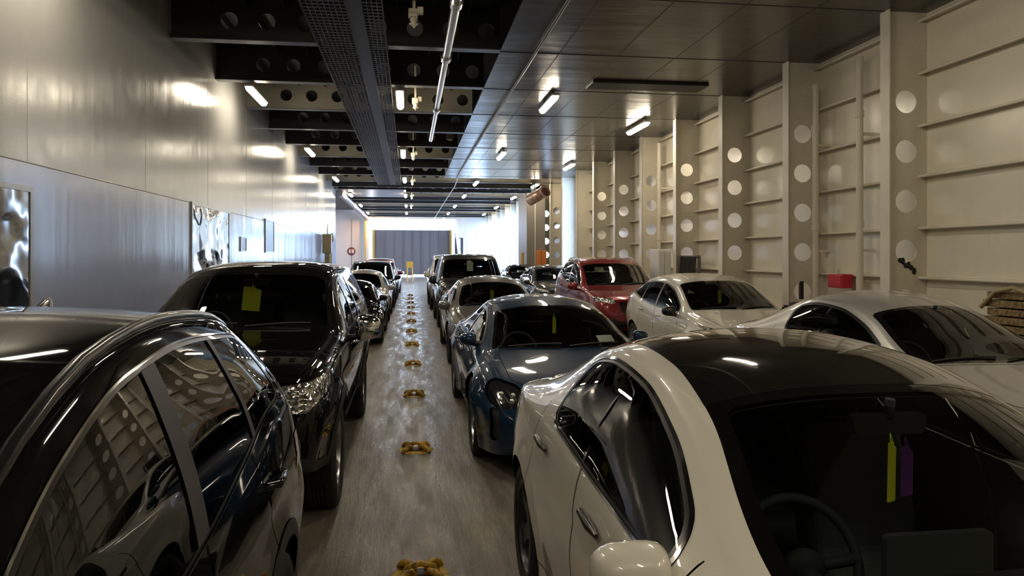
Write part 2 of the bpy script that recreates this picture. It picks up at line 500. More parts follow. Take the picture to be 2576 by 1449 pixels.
    emit_mesh('cabin_lining', S.V, N, lin, M['lining'], root, -.02, both=True)
    # underbody: arch liners and dark floor
    ub = MB()
    for ya in sp['axles']:
        for sd in (-1,1):
            m_ = 20; x0, x1 = sd*(W-.035), sd*(W-.34); v = []
            for k in range(m_+1):
                q = -.25+ (PI+.5)*k/m_; yy, zz = ya+(ar+.004)*math.cos(q), wr+(ar+.004)*math.sin(q)
                v += [(x0,yy,zz),(x1,yy,zz)]
            ub.add(v, [(2*k,2*k+2,2*k+3,2*k+1) for k in range(m_)], True)
            ub.add([v[2*k+1] for k in range(m_+1)], [tuple(range(m_+1))])
    ub.box(-W+.36, W-.36, .35, L-.35, float(sz(L/2))-.02, float(sz(L/2))+.06)
    ub.build('underbody', M['gap'], root)
    # wheels
    tm, rm, dm = wheel_meshes(wr, sp['tyre'], sp.get('rimR', wr*.68), sp.get('spokes', 5), sp.get('alloy', M['satin']))
    first = None
    for ya in sp['axles']:
        for sd in (1,-1):
            xx = sd*(W-sp['tyre']/2-sp.get('inset',.012))
            if first is None:
                w_ = tm.build('wheel', M['rubber'], root); r1 = rm.build('rim', sp.get('alloy', M['satin']), w_); r2 = dm.build('brake_disc', M['darkalloy'], w_); first = (w_, r1, r2)
            else:
                w_ = first[0].copy(); C.objects.link(w_); w_.parent = root
                for q in first[1:]:
                    c = q.copy(); C.objects.link(c); c.parent = w_
            w_.location = (xx, ya, wr); w_.rotation_euler = (.3*ya, 0, 0) if sd > 0 else (0, 0, PI)
    # mirrors
    mp = sp['mirror']          # x, y, z, width, depth, height
    for sd in (1,-1):
        mb = MB(); x, y, z, w, dp, h = mp
        nn, mm_ = 20, 10; v = []
        for i in range(mm_+1):
            u = i/mm_; th = PI*u
            for j in range(nn):
                a = 2*PI*j/nn; ca, sa = math.cos(a), math.sin(a)
                e = .62
                px = w/2*math.copysign(abs(ca)**e, ca)*math.sin(th)**.55
                pz = h/2*math.copysign(abs(sa)**e, sa)*math.sin(th)**.55*(1-.25*ca)
                py = -dp*.62*math.cos(th) if math.cos(th) > 0 else -dp*.3*math.cos(th)
                v.append((sd*(x+w/2+px), y+py+.22*px, z+pz))
        f = [(i*nn+j, i*nn+(j+1)%nn, (i+1)*nn+(j+1)%nn, (i+1)*nn+j) for i in range(mm_) for j in range(nn)]
        mb.add(v, f if sd > 0 else [tuple(reversed(q)) for q in f], True)
        mo = mb.build('wing_mirror', sp.get('mirror_mat', pm), root)
        g = MB(); g.lathe([(.001,0),(w*.36,0),(w*.38,.004),(.001,.006)], 20, 'y', (0,0,0))
        for k in range(len(g.v)):
            q = g.v[k]; g.v[k] = (q[0]+sd*(x+w/2), q[1]+y+dp*.29, q[2]*h/w*1.05+z)
        g.build('mirror_glass', M['mirror'], mo)
        MB().tube([(sd*(x-.10),y+.02,z-h*.42),(sd*(x+.04),y-.01,z-h*.36)], [.03,.028], 10).build('mirror_arm', M['blacktrim'], mo)
    # door handles sit on the panels
    for (hy, hz) in sp.get('handles', []):
        hx = float(mx(hy)) - sp.get('handle_in', .02)
        for sd in (1,-1):
            m_ = sp.get('handle_mat', pm)
            h = MB()
            if sp.get('flush'):
                h.tube([(sd*hx, hy-.11, hz-.004),(sd*(hx+.003), hy-.03, hz),(sd*(hx+.003), hy+.11, hz+.006)], [.008,.019,.015], 10)
            else:
                h.tube([(sd*(hx-.02), hy-.105, hz),(sd*(hx+.03), hy-.08, hz),(sd*(hx+.032), hy+.06, hz),(sd*(hx-.02), hy+.10, hz)], [.012,.014,.014,.012], 8)
            h.build('door_handle', m_, root)
    # cabin furniture
    cy = ws[0]; cz = float(top(cy)); hy = ws[2]; wi = float(rx(cy+.3))*.98; H = max(float(top(y)) for y in ys)
    db = MB()
    prof = [(cy+.02,cz-.10),(cy+.22,cz-.05),(cy+.42,cz-.055),(cy+.52,cz-.10),(cy+.55,cz-.22),(cy+.48,cz-.4),(cy+.2,cz-.5)]
    nx = 12; v = []
    for i in range(nx+1):
        x = -wi+2*wi*i/nx; k = abs(x/wi)
        v += [(x, p[0]+.10*k*k, p[1]-.015*k*k) for p in prof]
    m_ = len(prof)
    db.add(v, [(i*m_+j, (i+1)*m_+j, (i+1)*m_+j+1, i*m_+j+1) for i in range(nx) for j in range(m_-1)], True)
    db.build('dashboard', M['interior'], root)
    MB().box(-wi, wi, cy+.3, cab1, float(sz(L/2))+.07, float(sz(L/2))+.12).build('cabin_floor', M['interior'], root)
    sy = sp.get('seat_y', hy+.32); sh = H-.17
    def seat(x, y, w, nm):
        s_ = MB()
        zz = .30+float(sz(L/2))
        pr = [(y-.45,zz-.12),(y-.5,zz+.02),(y-.42,zz+.09),(y-.1,zz+.06),(y+.03,zz+.12),(y+.13,zz+.4),(y+.2,sh-.24),(y+.24,sh-.2),(y+.31,sh-.26),(y+.25,zz+.3),(y+.14,zz-.12)]
        s_.prism(pr, 'x', x-w/2, x+w/2)
        o = s_.build(nm, M['seat'], root, bevel=.04, seg=3)
        for hx_ in ([x] if w < .8 else [x-w*.3, x+w*.3]):
            h = MB(); h.prism([(y+.19,sh-.17),(y+.18,sh-.05),(y+.21,sh),(y+.28,sh-.01),(y+.31,sh-.1),(y+.28,sh-.18)], 'x', hx_-.13, hx_+.13)
            h.box(hx_-.06,hx_-.045,y+.235,y+.25,sh-.26,sh-.15); h.box(hx_+.045,hx_+.06,y+.235,y+.25,sh-.26,sh-.15)
            h.build('headrest', M['seat'], o, bevel=.025, seg=3)
    seat(-.37, sy, .5, 'seat'); seat(.37, sy, .5, 'seat')
    if sp.get('bench', True): seat(0, sy+.88, 1.2, 'rear_bench')
    # steering wheel on the driver's side
    st = MB(); scx, scy, scz = -.37, cy+.62, cz-.08; tl = .42
    ring = [(scx+.185*math.cos(q), scy+.185*math.sin(q)*math.sin(tl), scz+.185*math.sin(q)*math.cos(tl)) for q in np.linspace(0,2*PI,33)]
    st.tube(ring, .016, 8, False)
    st.sphere((scx, scy-.02, scz-.01), (.07,.04,.06), 14, 8)
    for q in (0, PI, -PI/2): st.tube([(scx,scy-.02,scz-.01),(scx+.18*math.cos(q), scy+.18*math.sin(q)*math.sin(tl), scz+.18*math.sin(q)*math.cos(tl))], .018, 6)
    st.tube([(scx,scy-.02,scz-.02),(scx,scy-.2,scz-.1)], .04, 10)
    st.build('steering_wheel', M['interior'], root)
    # rear view mirror under the header
    ry = hy-sp.get('mirror_fwd',.03)
    rzv = float(top(ry))-.07
    rv = MB().prism(fillet([(-.12,-.035),(.12,-.035),(.13,.03),(-.13,.03)]), 'y', ry-.02, ry+.015)
    rv.v = [(a,b,c+rzv) for a,b,c in rv.v]
    rv.tube([(0,ry-.01,rzv+.02),(0,ry-.02,rzv+.08)], .016, 8)
    rv.build('rear_view_mirror', M['interior'], root)
    MIR[label] = (loc[0], loc[1]+ry-.03, rzv-.045)
    # wipers lie on the screen base
    for x0, x1 in ((-.55,-.02),(.05,.58)):
        pts = []
        for u in np.linspace(0,1,7):
            x = x0+(x1-x0)*u; y = ws[0]+ws[1]*x*x+.03+.05*math.sin(u*PI*.6)
            r_, t_, x5 = float(rz(y)), float(top(y)), float(rx(y))
            pts.append((x, y, r_+(t_-r_)*(1-abs(x/x5)**2.1)+.012))
        MB().tube(pts, .008, 6).build('wiper', M['plastic'], root)
    # roof rails / fin
    if sp.get('rails'):
        for sd in (1,-1):
            y0, y1 = sp['rails']; pts = []
            for u in np.linspace(0,1,14):
                y = y0+(y1-y0)*u; lift = sp.get('rail_lift',.045)*min(1, 5*u, 5*(1-u))
                pts.append((sd*(float(rx(y))-.035), y, float(rz(y))+lift-.005))
            MB().tube(pts, .017, 8).build('roof_rail', sp.get('rail_mat', M['blacktrim']), root)
    if sp.get('fin'):
        y = sp['fin']; zt = float(top(y))-.02
        fn = MB(); v = []
        for k, (yo, zo, w) in enumerate([(-.10,.0,.01),(-.04,.03,.018),(.02,.055,.018),(.05,.062,.010),(.065,.045,.012),(.07,.0,.024)]):
            v += [(-w,y+yo,zt),(-w*.5,y+yo,zt+zo+.01),(w*.5,y+yo,zt+zo+.01),(w,y+yo,zt)]
        fn.add(v, [(4*i+j,4*i+4+j,4*i+5+j,4*i+1+j) for i in range(5) for j in range(3)], True)
        fn.build('antenna_fin', M['blacktrim'], root)
    # reflector lenses in the lamps
    for (x, y, z, r) in sp.get('lenses', []):
        for sd in (1,-1): MB().sphere((sd*x,y,z), (r,r*.5,r), 14, 8).build('lamp_lens', M['lens'], root)
    return root

def scaled(sp, sl, sh, sw, **kw):
    """same car family with other proportions"""
    s = dict(sp); cv = {}
    for k, pts in sp['curves'].items():
        f = sw if k in ('rx','mx') else sh
        cv[k] = [(y*sl, v*f) for y, v in pts]
    s['curves'] = cv; s['L'] = sp['L']*sl; s['W'] = sp['W']*sw; s['axles'] = tuple(a*sl for a in sp['axles'])
    d = dict(sp['dlo']); d['f'] = ((d['f'][0])*sl, d['f'][1]); d['r'] = (d['r'][0]*sl, d['r'][1]); d['pillars'] = [(a*sl,b,c) for a,b,c in d['pillars']]; s['dlo'] = d
    for k in ('ws','rw','roofglass','hood'):
        if sp.get(k): q = sp[k]; s[k] = (q[0]*sl,q[1],q[2]*sl,q[3],q[4])
    s['doors'] = [(a*sl,b,c*sl,e,z*sh) for a,b,c,e,z in sp.get('doors',[])]
    s['front'] = [(l,[(p[0]*sw,p[1]*sh)+tuple(p[2:]) for p in pts],y) for l,pts,y in sp.get('front',[])]
    s['rear'] = [(l,[(p[0]*sw,p[1]*sh)+tuple(p[2:]) for p in pts],y*sl) for l,pts,y in sp.get('rear',[])]
    s['handles'] = [(a*sl,b*sh) for a,b in sp.get('handles',[])]
    m = sp['mirror']; s['mirror'] = (m[0]*sw,m[1]*sl,m[2]*sh,m[3],m[4],m[5])
    s['cabin'] = tuple(a*sl for a in sp['cabin'])
    if sp.get('rails'): s['rails'] = tuple(a*sl for a in sp['rails'])
    if sp.get('fin'): s['fin'] = sp['fin']*sl
    s['lenses'] = [(a*sw,b,c*sh,r) for a,b,c,r in sp.get('lenses',[])]
    if sp.get('seat_y'): s['seat_y'] = sp['seat_y']*sl
    if sp.get('crease'): a = sp['crease']; s['crease'] = (a[0]*sl,a[1]*sh,a[2]*sl,a[3]*sh,a[4])
    s.update(kw); return s

# ------------------------------------------------------------------ car shapes (y runs from the nose back)
P_white = paint('white pearl paint', (.74,.71,.62))
P_white2 = paint('white paint', (.76,.73,.66))
P_black = paint('black paint', (.005,.005,.005), 0, .5, spec=0)
P_char = paint('black metallic paint', (.006,.006,.007), 0, .5, spec=0)
P_blue = paint('deep blue metallic paint', (.005,.026,.062), .15, .4, spec=.1)
P_grey = paint('warm grey metallic paint', (.15,.14,.125), .4)
P_silver = paint('silver metallic paint', (.48,.48,.47), .6)
P_red = paint('dark red metallic paint', (.22,.012,.016), .35)
P_dark = paint('dark green grey paint', (.025,.03,.032), .2, spec=.2)
P_lightgrey = paint('light grey paint', (.4,.4,.38), .4)

FASTBACK = dict(L=4.70, W=.925, R=.335, archR=.385, tyre=.235, axles=(.84,3.715), spokes=5, alloy=M['darkalloy'], rimR=.25,
  curves=dict(
    top=[(0,.56),(.03,.66),(.12,.74),(.45,.85),(.9,.95),(1.12,1.0),(1.5,1.19),(1.95,1.40),(2.3,1.485),(2.7,1.51),(3.2,1.46),(3.7,1.33),(4.2,1.15),(4.5,1.06),(4.62,1.03),(4.68,.92),(4.70,.78)],
    bz=[(0,.53),(.1,.66),(.5,.78),(1.0,.87),(1.4,.92),(2.5,.985),(3.3,1.03),(4.0,1.04),(4.5,.99),(4.7,.76)],
    rz=[(0,.545),(.1,.71),(.5,.83),(1.0,.92),(1.25,.96),(1.6,1.10),(2.0,1.275),(2.4,1.385),(2.8,1.41),(3.2,1.36),(3.6,1.25),(4.0,1.13),(4.4,1.04),(4.7,.77)],
    rx=[(0,.35),(.1,.52),(.5,.66),(1.0,.72),(1.4,.72),(2.0,.63),(2.6,.60),(3.2,.59),(3.8,.60),(4.4,.62),(4.7,.45)],
    mx=[(0,.45),(.05,.62),(.15,.76),(.4,.88),(.9,.92),(2.5,.925),(3.8,.925),(4.3,.87),(4.55,.76),(4.66,.6),(4.7,.48)],
    sz=[(0,.35),(.15,.22),(.6,.17),(4.0,.17),(4.5,.25),(4.7,.45)]),
  dlo=dict(mb=.02, mt=.03, f=(1.55,.4), r=(3.10,.25), pillars=[(2.48,.18,.012)], k=.10, tw=.010),
  ws=(1.10,.30,1.95,.28,.085), rw=(3.5,-.1,4.42,-.25,.10), roofglass=(1.93,.28,3.52,-.1,.085), frit=.05,
  hood=(.22,.35,1.07,.3,.04), doors=[(1.48,.12,2.45,.12,.30),(2.46,.12,3.42,-.35,.30)],
  front=[('headlight',[(.5,.60),(.86,.70,.03),(.88,.76),(.60,.69)],.7),('intake',[(0,.30),(.5,.30),(.55,.40),(0,.40)],.4)],
  rear=[('taillight',[(.45,.90),(.86,.92),(.84,1.0),(.5,.98)],4.2)],
  handles=[(2.16,.90),(3.1,.945)], flush=True, handle_mat=M['blacktrim'], handle_in=.012,
  mirror=(.83,1.60,.97,.21,.17,.16), cabin=(1.15,4.2), trim=M['chrome'], crease=(1.2,.80,4.0,.92,.012), seat_y=2.45)

SUV = dict(L=4.5, W=.93, R=.36, archR=.415, tyre=.24, axles=(.88,3.6), spokes=5, rimR=.245,
  curves=dict(
    top=[(0,.62),(.03,.78),(.12,.9),(.5,1.0),(1.0,1.07),(1.3,1.12),(1.7,1.34),(2.1,1.56),(2.5,1.655),(3.0,1.685),(3.5,1.66),(3.92,1.59),(4.06,1.51),(4.2,1.35),(4.35,1.15),(4.44,1.0),(4.5,.75)],
    bz=[(0,.58),(.1,.78),(.5,.92),(1.0,1.0),(1.5,1.03),(2.2,1.045),(2.7,1.08),(3.2,1.16),(3.55,1.235),(3.9,1.25),(4.15,1.12),(4.3,.98),(4.5,.72)],
    rz=[(0,.6),(.1,.86),(.5,.97),(1.0,1.04),(1.4,1.08),(1.8,1.29),(2.2,1.50),(2.6,1.605),(3.0,1.635),(3.5,1.61),(3.85,1.54),(4.05,1.41),(4.3,1.10),(4.5,.74)],
    rx=[(0,.4),(.1,.6),(.5,.72),(1,.77),(1.4,.77),(2.0,.735),(2.6,.70),(3.2,.69),(3.9,.69),(4.2,.72),(4.5,.55)],
    mx=[(0,.5),(.05,.68),(.15,.8),(.4,.89),(.9,.925),(2.5,.93),(3.6,.93),(4.1,.925),(4.35,.88),(4.46,.78),(4.5,.66)],
    sz=[(0,.42),(.15,.3),(.6,.22),(3.9,.22),(4.3,.32),(4.5,.5)]),
  dlo=dict(mb=.02, mt=.05, f=(1.62,.3), r=(3.98,-.55), pillars=[(2.70,.05,.05),(3.36,-.12,.02)], k=.06, tw=.006),
  ws=(1.27,.3,2.07,.25,.05), rw=(4.02,-.05,4.33,-.05,.11),
  hood=(.2,.35,1.24,.3,.04), doors=[(1.55,.1,2.70,.05,.36),(2.71,.05,3.45,-.5,.36)], clad=.13, arch_trim=True,
  front=[('headlight',[(.48,.80),(.84,.84),(.86,.93),(.5,.90)],.75),('grille',[(0,.62),(.36,.62),(.42,.84),(0,.84)],.4),('intake',[(0,.38),(.5,.38),(.55,.5),(0,.5)],.4)],
  rear=[('taillight',[(.52,.92),(.95,.95),(.95,1.10),(.56,1.05)],3.9)],
  handles=[(2.55,.96),(3.46,1.05)], mirror=(.9,1.72,1.08,.22,.15,.17), cabin=(1.3,4.15), trim=M['chrome'], crease=(1.0,.88,4.2,1.0,.014),
  rails=(2.35,3.75), fin=3.62, seat_y=2.52)

UTE = dict(crown=4.2, L=5.35, W=.93, R=.385, archR=.44, tyre=.255, axles=(.9,3.98), spokes=6, rimR=.245, tuck=.05, flare=.03,
  curves=dict(
    top=[(0,.74),(.02,.95),(.1,1.07),(.5,1.14),(1.2,1.19),(1.75,1.225),(2.1,1.44),(2.5,1.64),(2.85,1.745),(3.4,1.78),(4.0,1.775),(4.6,1.765),(5.15,1.735),(5.27,1.6),(5.33,1.1),(5.35,.8)],
    bz=[(0,.71),(.1,.96),(.5,1.05),(1.5,1.1),(2.5,1.12),(4,1.13),(5.2,1.13),(5.35,.78)],
    rz=[(0,.725),(.1,1.03),(.5,1.105),(1.5,1.165),(1.8,1.2),(2.2,1.4),(2.6,1.59),(2.9,1.675),(3.4,1.705),(5.1,1.68),(5.25,1.5),(5.35,.79)],
    rx=[(0,.6),(.1,.74),(.5,.8),(1.5,.82),(1.8,.8),(2.3,.73),(2.8,.67),(3.4,.655),(5.1,.66),(5.35,.6)],
    mx=[(0,.7),(.05,.8),(.2,.88),(.6,.925),(1.2,.93),(5.1,.93),(5.3,.9),(5.35,.86)],
    sz=[(0,.5),(.3,.42),(1,.4),(5,.42),(5.35,.55)]),
  dlo=dict(mb=.03, mt=.07, f=(2.15,.35), r=(5.1,-.1), pillars=[(2.92,.03,.05),(3.66,.0,.09),(4.4,0,.02)], k=.05, tw=.012),
  ws=(1.75,.12,2.58,.12,.035), hood=(.08,.18,1.72,.12,.05), roofgap=[(3.68,.012,1.15)],
  doors=[(2.05,.05,2.92,.03,.5),(2.93,.03,3.60,-.1,.5)], clad=.08, arch_trim=True,
  front=[('headlight',[(.42,.83,.03),(.80,.85,.02),(.90,.95),(.88,1.045),(.46,1.0)],.75),('grille',[(0,.76),(.36,.76),(.39,.98),(0,.98)],.4),('bumper_trim',[(0,.46),(.55,.46),(.52,.68),(0,.68)],.5),('foglight',[(.62,.6,.05),(.76,.6,.05),(.76,.7,.05),(.62,.7,.05)],.6)],
  handles=[(2.8,1.0),(3.5,1.0)], handle_mat=M['chrome'], mirror=(.94,2.12,1.19,.23,.14,.23), cabin=(1.8,3.6), seat_y=2.95, glass=M['darkglass'])

SPORT = dict(L=4.96, W=.975, R=.36, archR=.395, tyre=.26, axles=(.95,3.85), spokes=10, rimR=.27, tuck=.075, flare=.03, midf=.62,
  curves=dict(
    top=[(0,.50),(.03,.58),(.15,.66),(.5,.76),(1.0,.85),(1.3,.92),(1.7,1.1),(2.2,1.29),(2.7,1.37),(3.1,1.375),(3.6,1.31),(4.2,1.14),(4.7,1.0),(4.88,.95),(4.94,.8),(4.96,.65)],
    bz=[(0,.465),(.15,.62),(.5,.76),(.95,.82),(1.4,.835),(2.5,.88),(3.5,.93),(4.3,.92),(4.8,.86),(4.96,.63)],
    rz=[(0,.48),(.15,.65),(.5,.80),(.95,.865),(1.35,.88),(1.8,1.03),(2.3,1.21),(2.7,1.28),(3.1,1.285),(3.6,1.2),(4.2,1.04),(4.7,.95),(4.96,.64)],
    rx=[(0,.5),(.15,.66),(.5,.77),(.95,.78),(1.35,.76),(1.9,.68),(2.6,.60),(3.2,.59),(3.8,.62),(4.5,.68),(4.96,.5)],
    mx=[(0,.58),(.04,.72),(.12,.83),(.3,.92),(.7,.97),(1.3,.965),(2.5,.955),(3.8,.975),(4.4,.94),(4.8,.8),(4.92,.65),(4.96,.55)],
    sz=[(0,.32),(.12,.2),(.6,.15),(4.3,.15),(4.7,.25),(4.96,.42)]),
  dlo=dict(mb=.02, mt=.038, f=(1.75,.5), r=(4.25,-.6), pillars=[(2.72,.15,.03)], k=.06, tw=.012),
  ws=(1.30,.28,2.22,.2,.035), rw=(3.65,-.1,4.55,-.2,.1),
  hood=(.20,.45,1.27,.28,.10), doors=[(1.72,.15,2.75,.15,.28),(2.76,.15,3.6,-.6,.28)],
  front=[('darklight',[(.565,.595,.05),(.80,.575,.06),(.885,.63,.05),(.885,.74,.05),(.80,.79,.05),(.60,.735,.05)],.8),('intake',[(.80,.58),(.87,.58),(.865,.30,.03),(.80,.33,.03)],.6),('grille',[(0,.24),(.62,.24),(.70,.36),(0,.33)],.4)],
  rear=[('taillight',[(0,.86),(.8,.86),(.8,.89),(0,.89)],4.5)],
  handles=[(2.5,.80),(3.4,.83)], flush=True, handle_in=.015, mirror=(.84,1.80,.975,.17,.15,.13), cabin=(1.35,4.3), seat_y=2.55,
  lenses=[(.68,.165,.68,.022),(.77,.225,.685,.022),(.69,.15,.635,.022),(.78,.205,.64,.022)])

HATCH = dict(crown=2.8, L=4.35, W=.895, R=.325, archR=.375, tyre=.215, axles=(.86,3.55), spokes=5, rimR=.22,
  curves=dict(
    top=[(0,.58),(.03,.74),(.12,.82),(.5,.92),(.95,1.0),(1.2,1.05),(1.6,1.27),(2.0,1.45),(2.4,1.53),(2.8,1.55),(3.3,1.52),(3.8,1.43),(4.0,1.34),(4.2,1.08),(4.3,.9),(4.35,.7)],
    bz=[(0,.55),(.1,.73),(.5,.84),(1.0,.92),(1.5,.95),(2.5,.99),(3.2,1.06),(3.6,1.14),(3.95,1.12),(4.2,.9),(4.35,.67)],
    rz=[(0,.57),(.1,.79),(.5,.89),(1.0,.97),(1.3,1.01),(1.7,1.2),(2.1,1.38),(2.5,1.46),(2.9,1.475),(3.4,1.43),(3.75,1.32),(4.0,1.16),(4.2,.95),(4.35,.69)],
    rx=[(0,.4),(.1,.58),(.5,.68),(1,.73),(1.3,.73),(1.9,.66),(2.5,.61),(3.1,.60),(3.7,.60),(4.1,.64),(4.35,.5)],
    mx=[(0,.5),(.05,.65),(.15,.76),(.4,.85),(.9,.89),(2.5,.895),(3.6,.895),(4.0,.86),(4.22,.76),(4.32,.6),(4.35,.52)],
    sz=[(0,.38),(.15,.24),(.6,.18),(3.8,.18),(4.15,.28),(4.35,.46)]),
  dlo=dict(mb=.02, mt=.05, f=(1.5,.35), r=(3.75,-.3), pillars=[(2.48,.08,.035),(3.2,-.1,.02)], k=.06, tw=.012),
  ws=(1.17,.28,1.98,.22,.05), rw=(3.85,-.05,4.18,-.05,.1),
  hood=(.2,.4,1.14,.28,.04), doors=[(1.45,.1,2.47,.08,.3),(2.48,.08,3.2,-.4,.3)],
  front=[('headlight',[(.45,.70),(.82,.78,.04),(.84,.87),(.55,.80)],.8),('grille',[(0,.58),(.34,.6),(.40,.74),(0,.72)],.4),('intake',[(0,.32),(.5,.32),(.55,.44),(0,.44)],.4)],
  rear=[('taillight',[(.5,.9),(.9,.92),(.9,1.12),(.6,1.1)],3.8)],
  handles=[(2.3,.88),(3.1,.93)], mirror=(.86,1.55,1.0,.2,.14,.15), cabin=(1.22,4.0), seat_y=2.4, fin=3.6, mirror_mat=None)

BOXY = dict(crown=4.0, L=4.85, W=.95, R=.38, archR=.43, tyre=.26, axles=(.9,3.7), spokes=6, rimR=.25, tuck=.04,
  curves=dict(
    top=[(0,.72),(.02,1.0),(.1,1.1),(.5,1.16),(1.2,1.21),(1.4,1.25),(1.7,1.52),(2.0,1.75),(2.3,1.87),(2.8,1.90),(4.2,1.89),(4.6,1.86),(4.72,1.7),(4.8,1.2),(4.85,.8)],
    bz=[(0,.7),(.1,1.0),(.5,1.07),(1.4,1.12),(2.5,1.14),(4.5,1.16),(4.7,1.1),(4.85,.78)],
    rz=[(0,.71),(.1,1.06),(.5,1.13),(1.3,1.19),(1.5,1.25),(1.8,1.5),(2.1,1.73),(2.4,1.81),(2.8,1.83),(4.4,1.82),(4.6,1.74),(4.75,1.3),(4.85,.79)],
    rx=[(0,.6),(.1,.76),(.5,.82),(1.4,.83),(1.9,.77),(2.4,.735),(4.5,.735),(4.75,.76),(4.85,.65)],
    mx=[(0,.72),(.05,.82),(.15,.89),(.5,.945),(4.4,.95),(4.7,.92),(4.82,.86),(4.85,.8)],
    sz=[(0,.48),(.2,.38),(.8,.34),(4.3,.34),(4.85,.5)]),
  dlo=dict(mb=.03, mt=.06, f=(1.75,.3), r=(4.5,-.1), pillars=[(2.6,.02,.05),(3.5,0,.05)], k=.05, tw=.012),
  ws=(1.38,.1,2.02,.08,.05), rw=(4.62,0,4.78,0,.1), hood=(.08,.2,1.34,.1,.06),
  doors=[(1.65,.05,2.6,.02,.45),(2.61,.02,3.45,-.2,.45)], clad=.1, arch_trim=True,
  front=[('headlight',[(.5,.86),(.84,.88),(.88,1.0),(.52,1.0)],.6),('grille',[(0,.78),(.44,.78),(.46,1.0),(0,1.0)],.4),('intake',[(0,.52),(.55,.52),(.55,.62),(0,.62)],.4)],
  rear=[('taillight',[(.7,.9),(.9,.9),(.9,1.15),(.7,1.15)],4.4)],
  handles=[(2.45,1.02),(3.3,1.03)], mirror=(.93,1.75,1.2,.2,.14,.22), cabin=(1.4,4.6), seat_y=2.5, glass=M['darkglass'], rails=(2.5,4.4))

# ------------------------------------------------------------------ camera: eye height 1.83 m, looking a little to the right of the ship's axis
H = 1.83; K = 3.2/2.75; YAW = math.atan(259/1880)
cam = bpy.data.cameras.new('camera'); co = bpy.data.objects.new('camera', cam); C.objects.link(co)
co.location = (0, 0, H); co.rotation_euler = (PI/2, 0, -YAW)
cam.sensor_width = 36; cam.lens = 36*1880/2576; cam.shift_y = -(724.5-645)/2576; cam.clip_start = .02; cam.clip_end = 500
SC.camera = co

CEIL = 5.03; XL = -3.47; XF = 6.15; XW = 6.75; DECK = 5.69
YB = -7.0; YE = 64.0
RY = [9.0 + 2.6*k for k in range(-5, 22)]     # web frames along the ship

# ------------------------------------------------------------------ surfaces
def m_floor():
    m = mat('worn steel deck', (.2,.18,.15), .5); t = NT(m)
    v = t.coord((1, .12, 1)); w = t.coord((1,1,1))
    streak = t.noise(v, 7, 8, .65); blot = t.noise(w, .9, 5, .6); fine = t.noise(w, 14, 5, .6)
    c = t.ramp(streak, [(.33,(.10,.085,.066)),(.5,(.185,.162,.126)),(.66,(.27,.245,.195))])
    c = t.mix(t.maprange(blot,.45,.62,0,.7), c, (.10,.085,.07))
    c = t.mix(t.maprange(fine,.58,.72,0,.4), c, (.33,.30,.24))
    sx = t.n('ShaderNodeSeparateXYZ', {0: t.n('ShaderNodeTexCoord').outputs['Object']}).outputs[0]
    lane = t.maprange(t.n('ShaderNodeMath', {0: sx}, operation='ABSOLUTE').outputs[0], .3, .7, 1, 0)   # scuffed, polished middle of the walkway
    r = t.ramp(t.noise(t.coord((1,.14,1)), 7, 8, .7), [(.35,(.16,.16,.16)),(.65,(.55,.55,.55))])
    r = t.mix(lane, (.48,.48,.48), r)
    t.set(Base_Color=c, Roughness=r, Normal=t.bump(t.noise(v, 9, 8, .7), .35, .03, t.bump(fine, .25, .01)))
    return m
def m_wall(name, col, rough, sc, strength, dist):
    m = mat(name, col, rough); t = NT(m)
    n1 = t.noise(t.coord(sc), 1, 3, .5); n2 = t.noise(t.coord((1,1,1)), 3, 6, .6)
    c = t.mix(t.maprange(n2,.42,.7,0,.22), col, tuple(q*.72 for q in col))
    c = t.mix(t.maprange(t.noise(t.coord((1,3,.35)), 2.2, 6, .7),.57,.75,0,.3), c, tuple(q*.8 for q in col))
    t.set(Base_Color=c, Roughness=t.maprange(n2,.3,.7,rough*.8,rough*1.25), Normal=t.bump(n1, strength, dist, t.bump(t.noise(t.coord((1,1,1)),45,3), .06, .01)))
    return m
M['floor'] = m_floor()
M['lwall'] = m_wall('warm grey gloss bulkhead paint', (.345,.345,.34), .20, (1,1.6,.10), .22, .05)
M['lwall2'] = m_wall('gloss bulkhead paint with daylight blue', (.33,.38,.55), .16, (1,1.6,.12), .25, .05)  # blue of the reflected daylight is put into this base colour
M['rwall'] = m_wall('cream hull paint', (.80,.75,.63), .20, (1,.5,.5), .12, .03)
M['rib'] = m_wall('cream rib paint', (.70,.65,.54), .3, (1,.5,.5), .1, .02)
M['flange'] = m_wall('white flange paint', (.74,.70,.60), .4, (1,.5,.5), .1, .02)
def m_plate():
    m = mat('dark glossy deckhead plate', (.05,.05,.05), .26, .45); t = NT(m)
    v = t.coord((.5,1,1)); n = t.noise(v, .9, 4, .6); f = t.noise(t.coord((1,.5,1)), 6, 5, .6)
    t.set(Base_Color=t.ramp(n, [(.3,(.060,.058,.056)),(.7,(.082,.079,.075))]), Normal=t.bump(t.noise(t.coord((.35,1.2,1)), 1.1, 3, .5), .35, .05))
    return m
M['plate'] = m_plate()
M['deckhead'] = mat('dark deckhead', (.022,.022,.024), .55)
M['beam'] = mat('dark painted beam', (.045,.044,.045), .4)
M['beamflange'] = mat('beam flange', (.10,.098,.095), .35)
M['litbeam'] = mat('lamplit beam', (.30,.28,.23), .4)  # paler copy of the beam paint, lamplight put into its colour
M['tray'] = mat('cable tray steel', (.05,.05,.052), .4, .6)
M['cable'] = mat('cable sheath', (.015,.015,.016), .5)
M['galv'] = mat('polished steel pipe', (.6,.59,.57), .2, 1)
M['whitepipe'] = mat('cream pipe paint', (.72,.67,.56), .35)
M['diff'] = mat('light diffuser', (.9,.88,.8), .4, emit=(1,.87,.66), es=40)
M['lamphouse'] = mat('lamp housing', (.6,.58,.52), .4)
M['fitting'] = mat('cream fitting', (.6,.55,.42), .4)
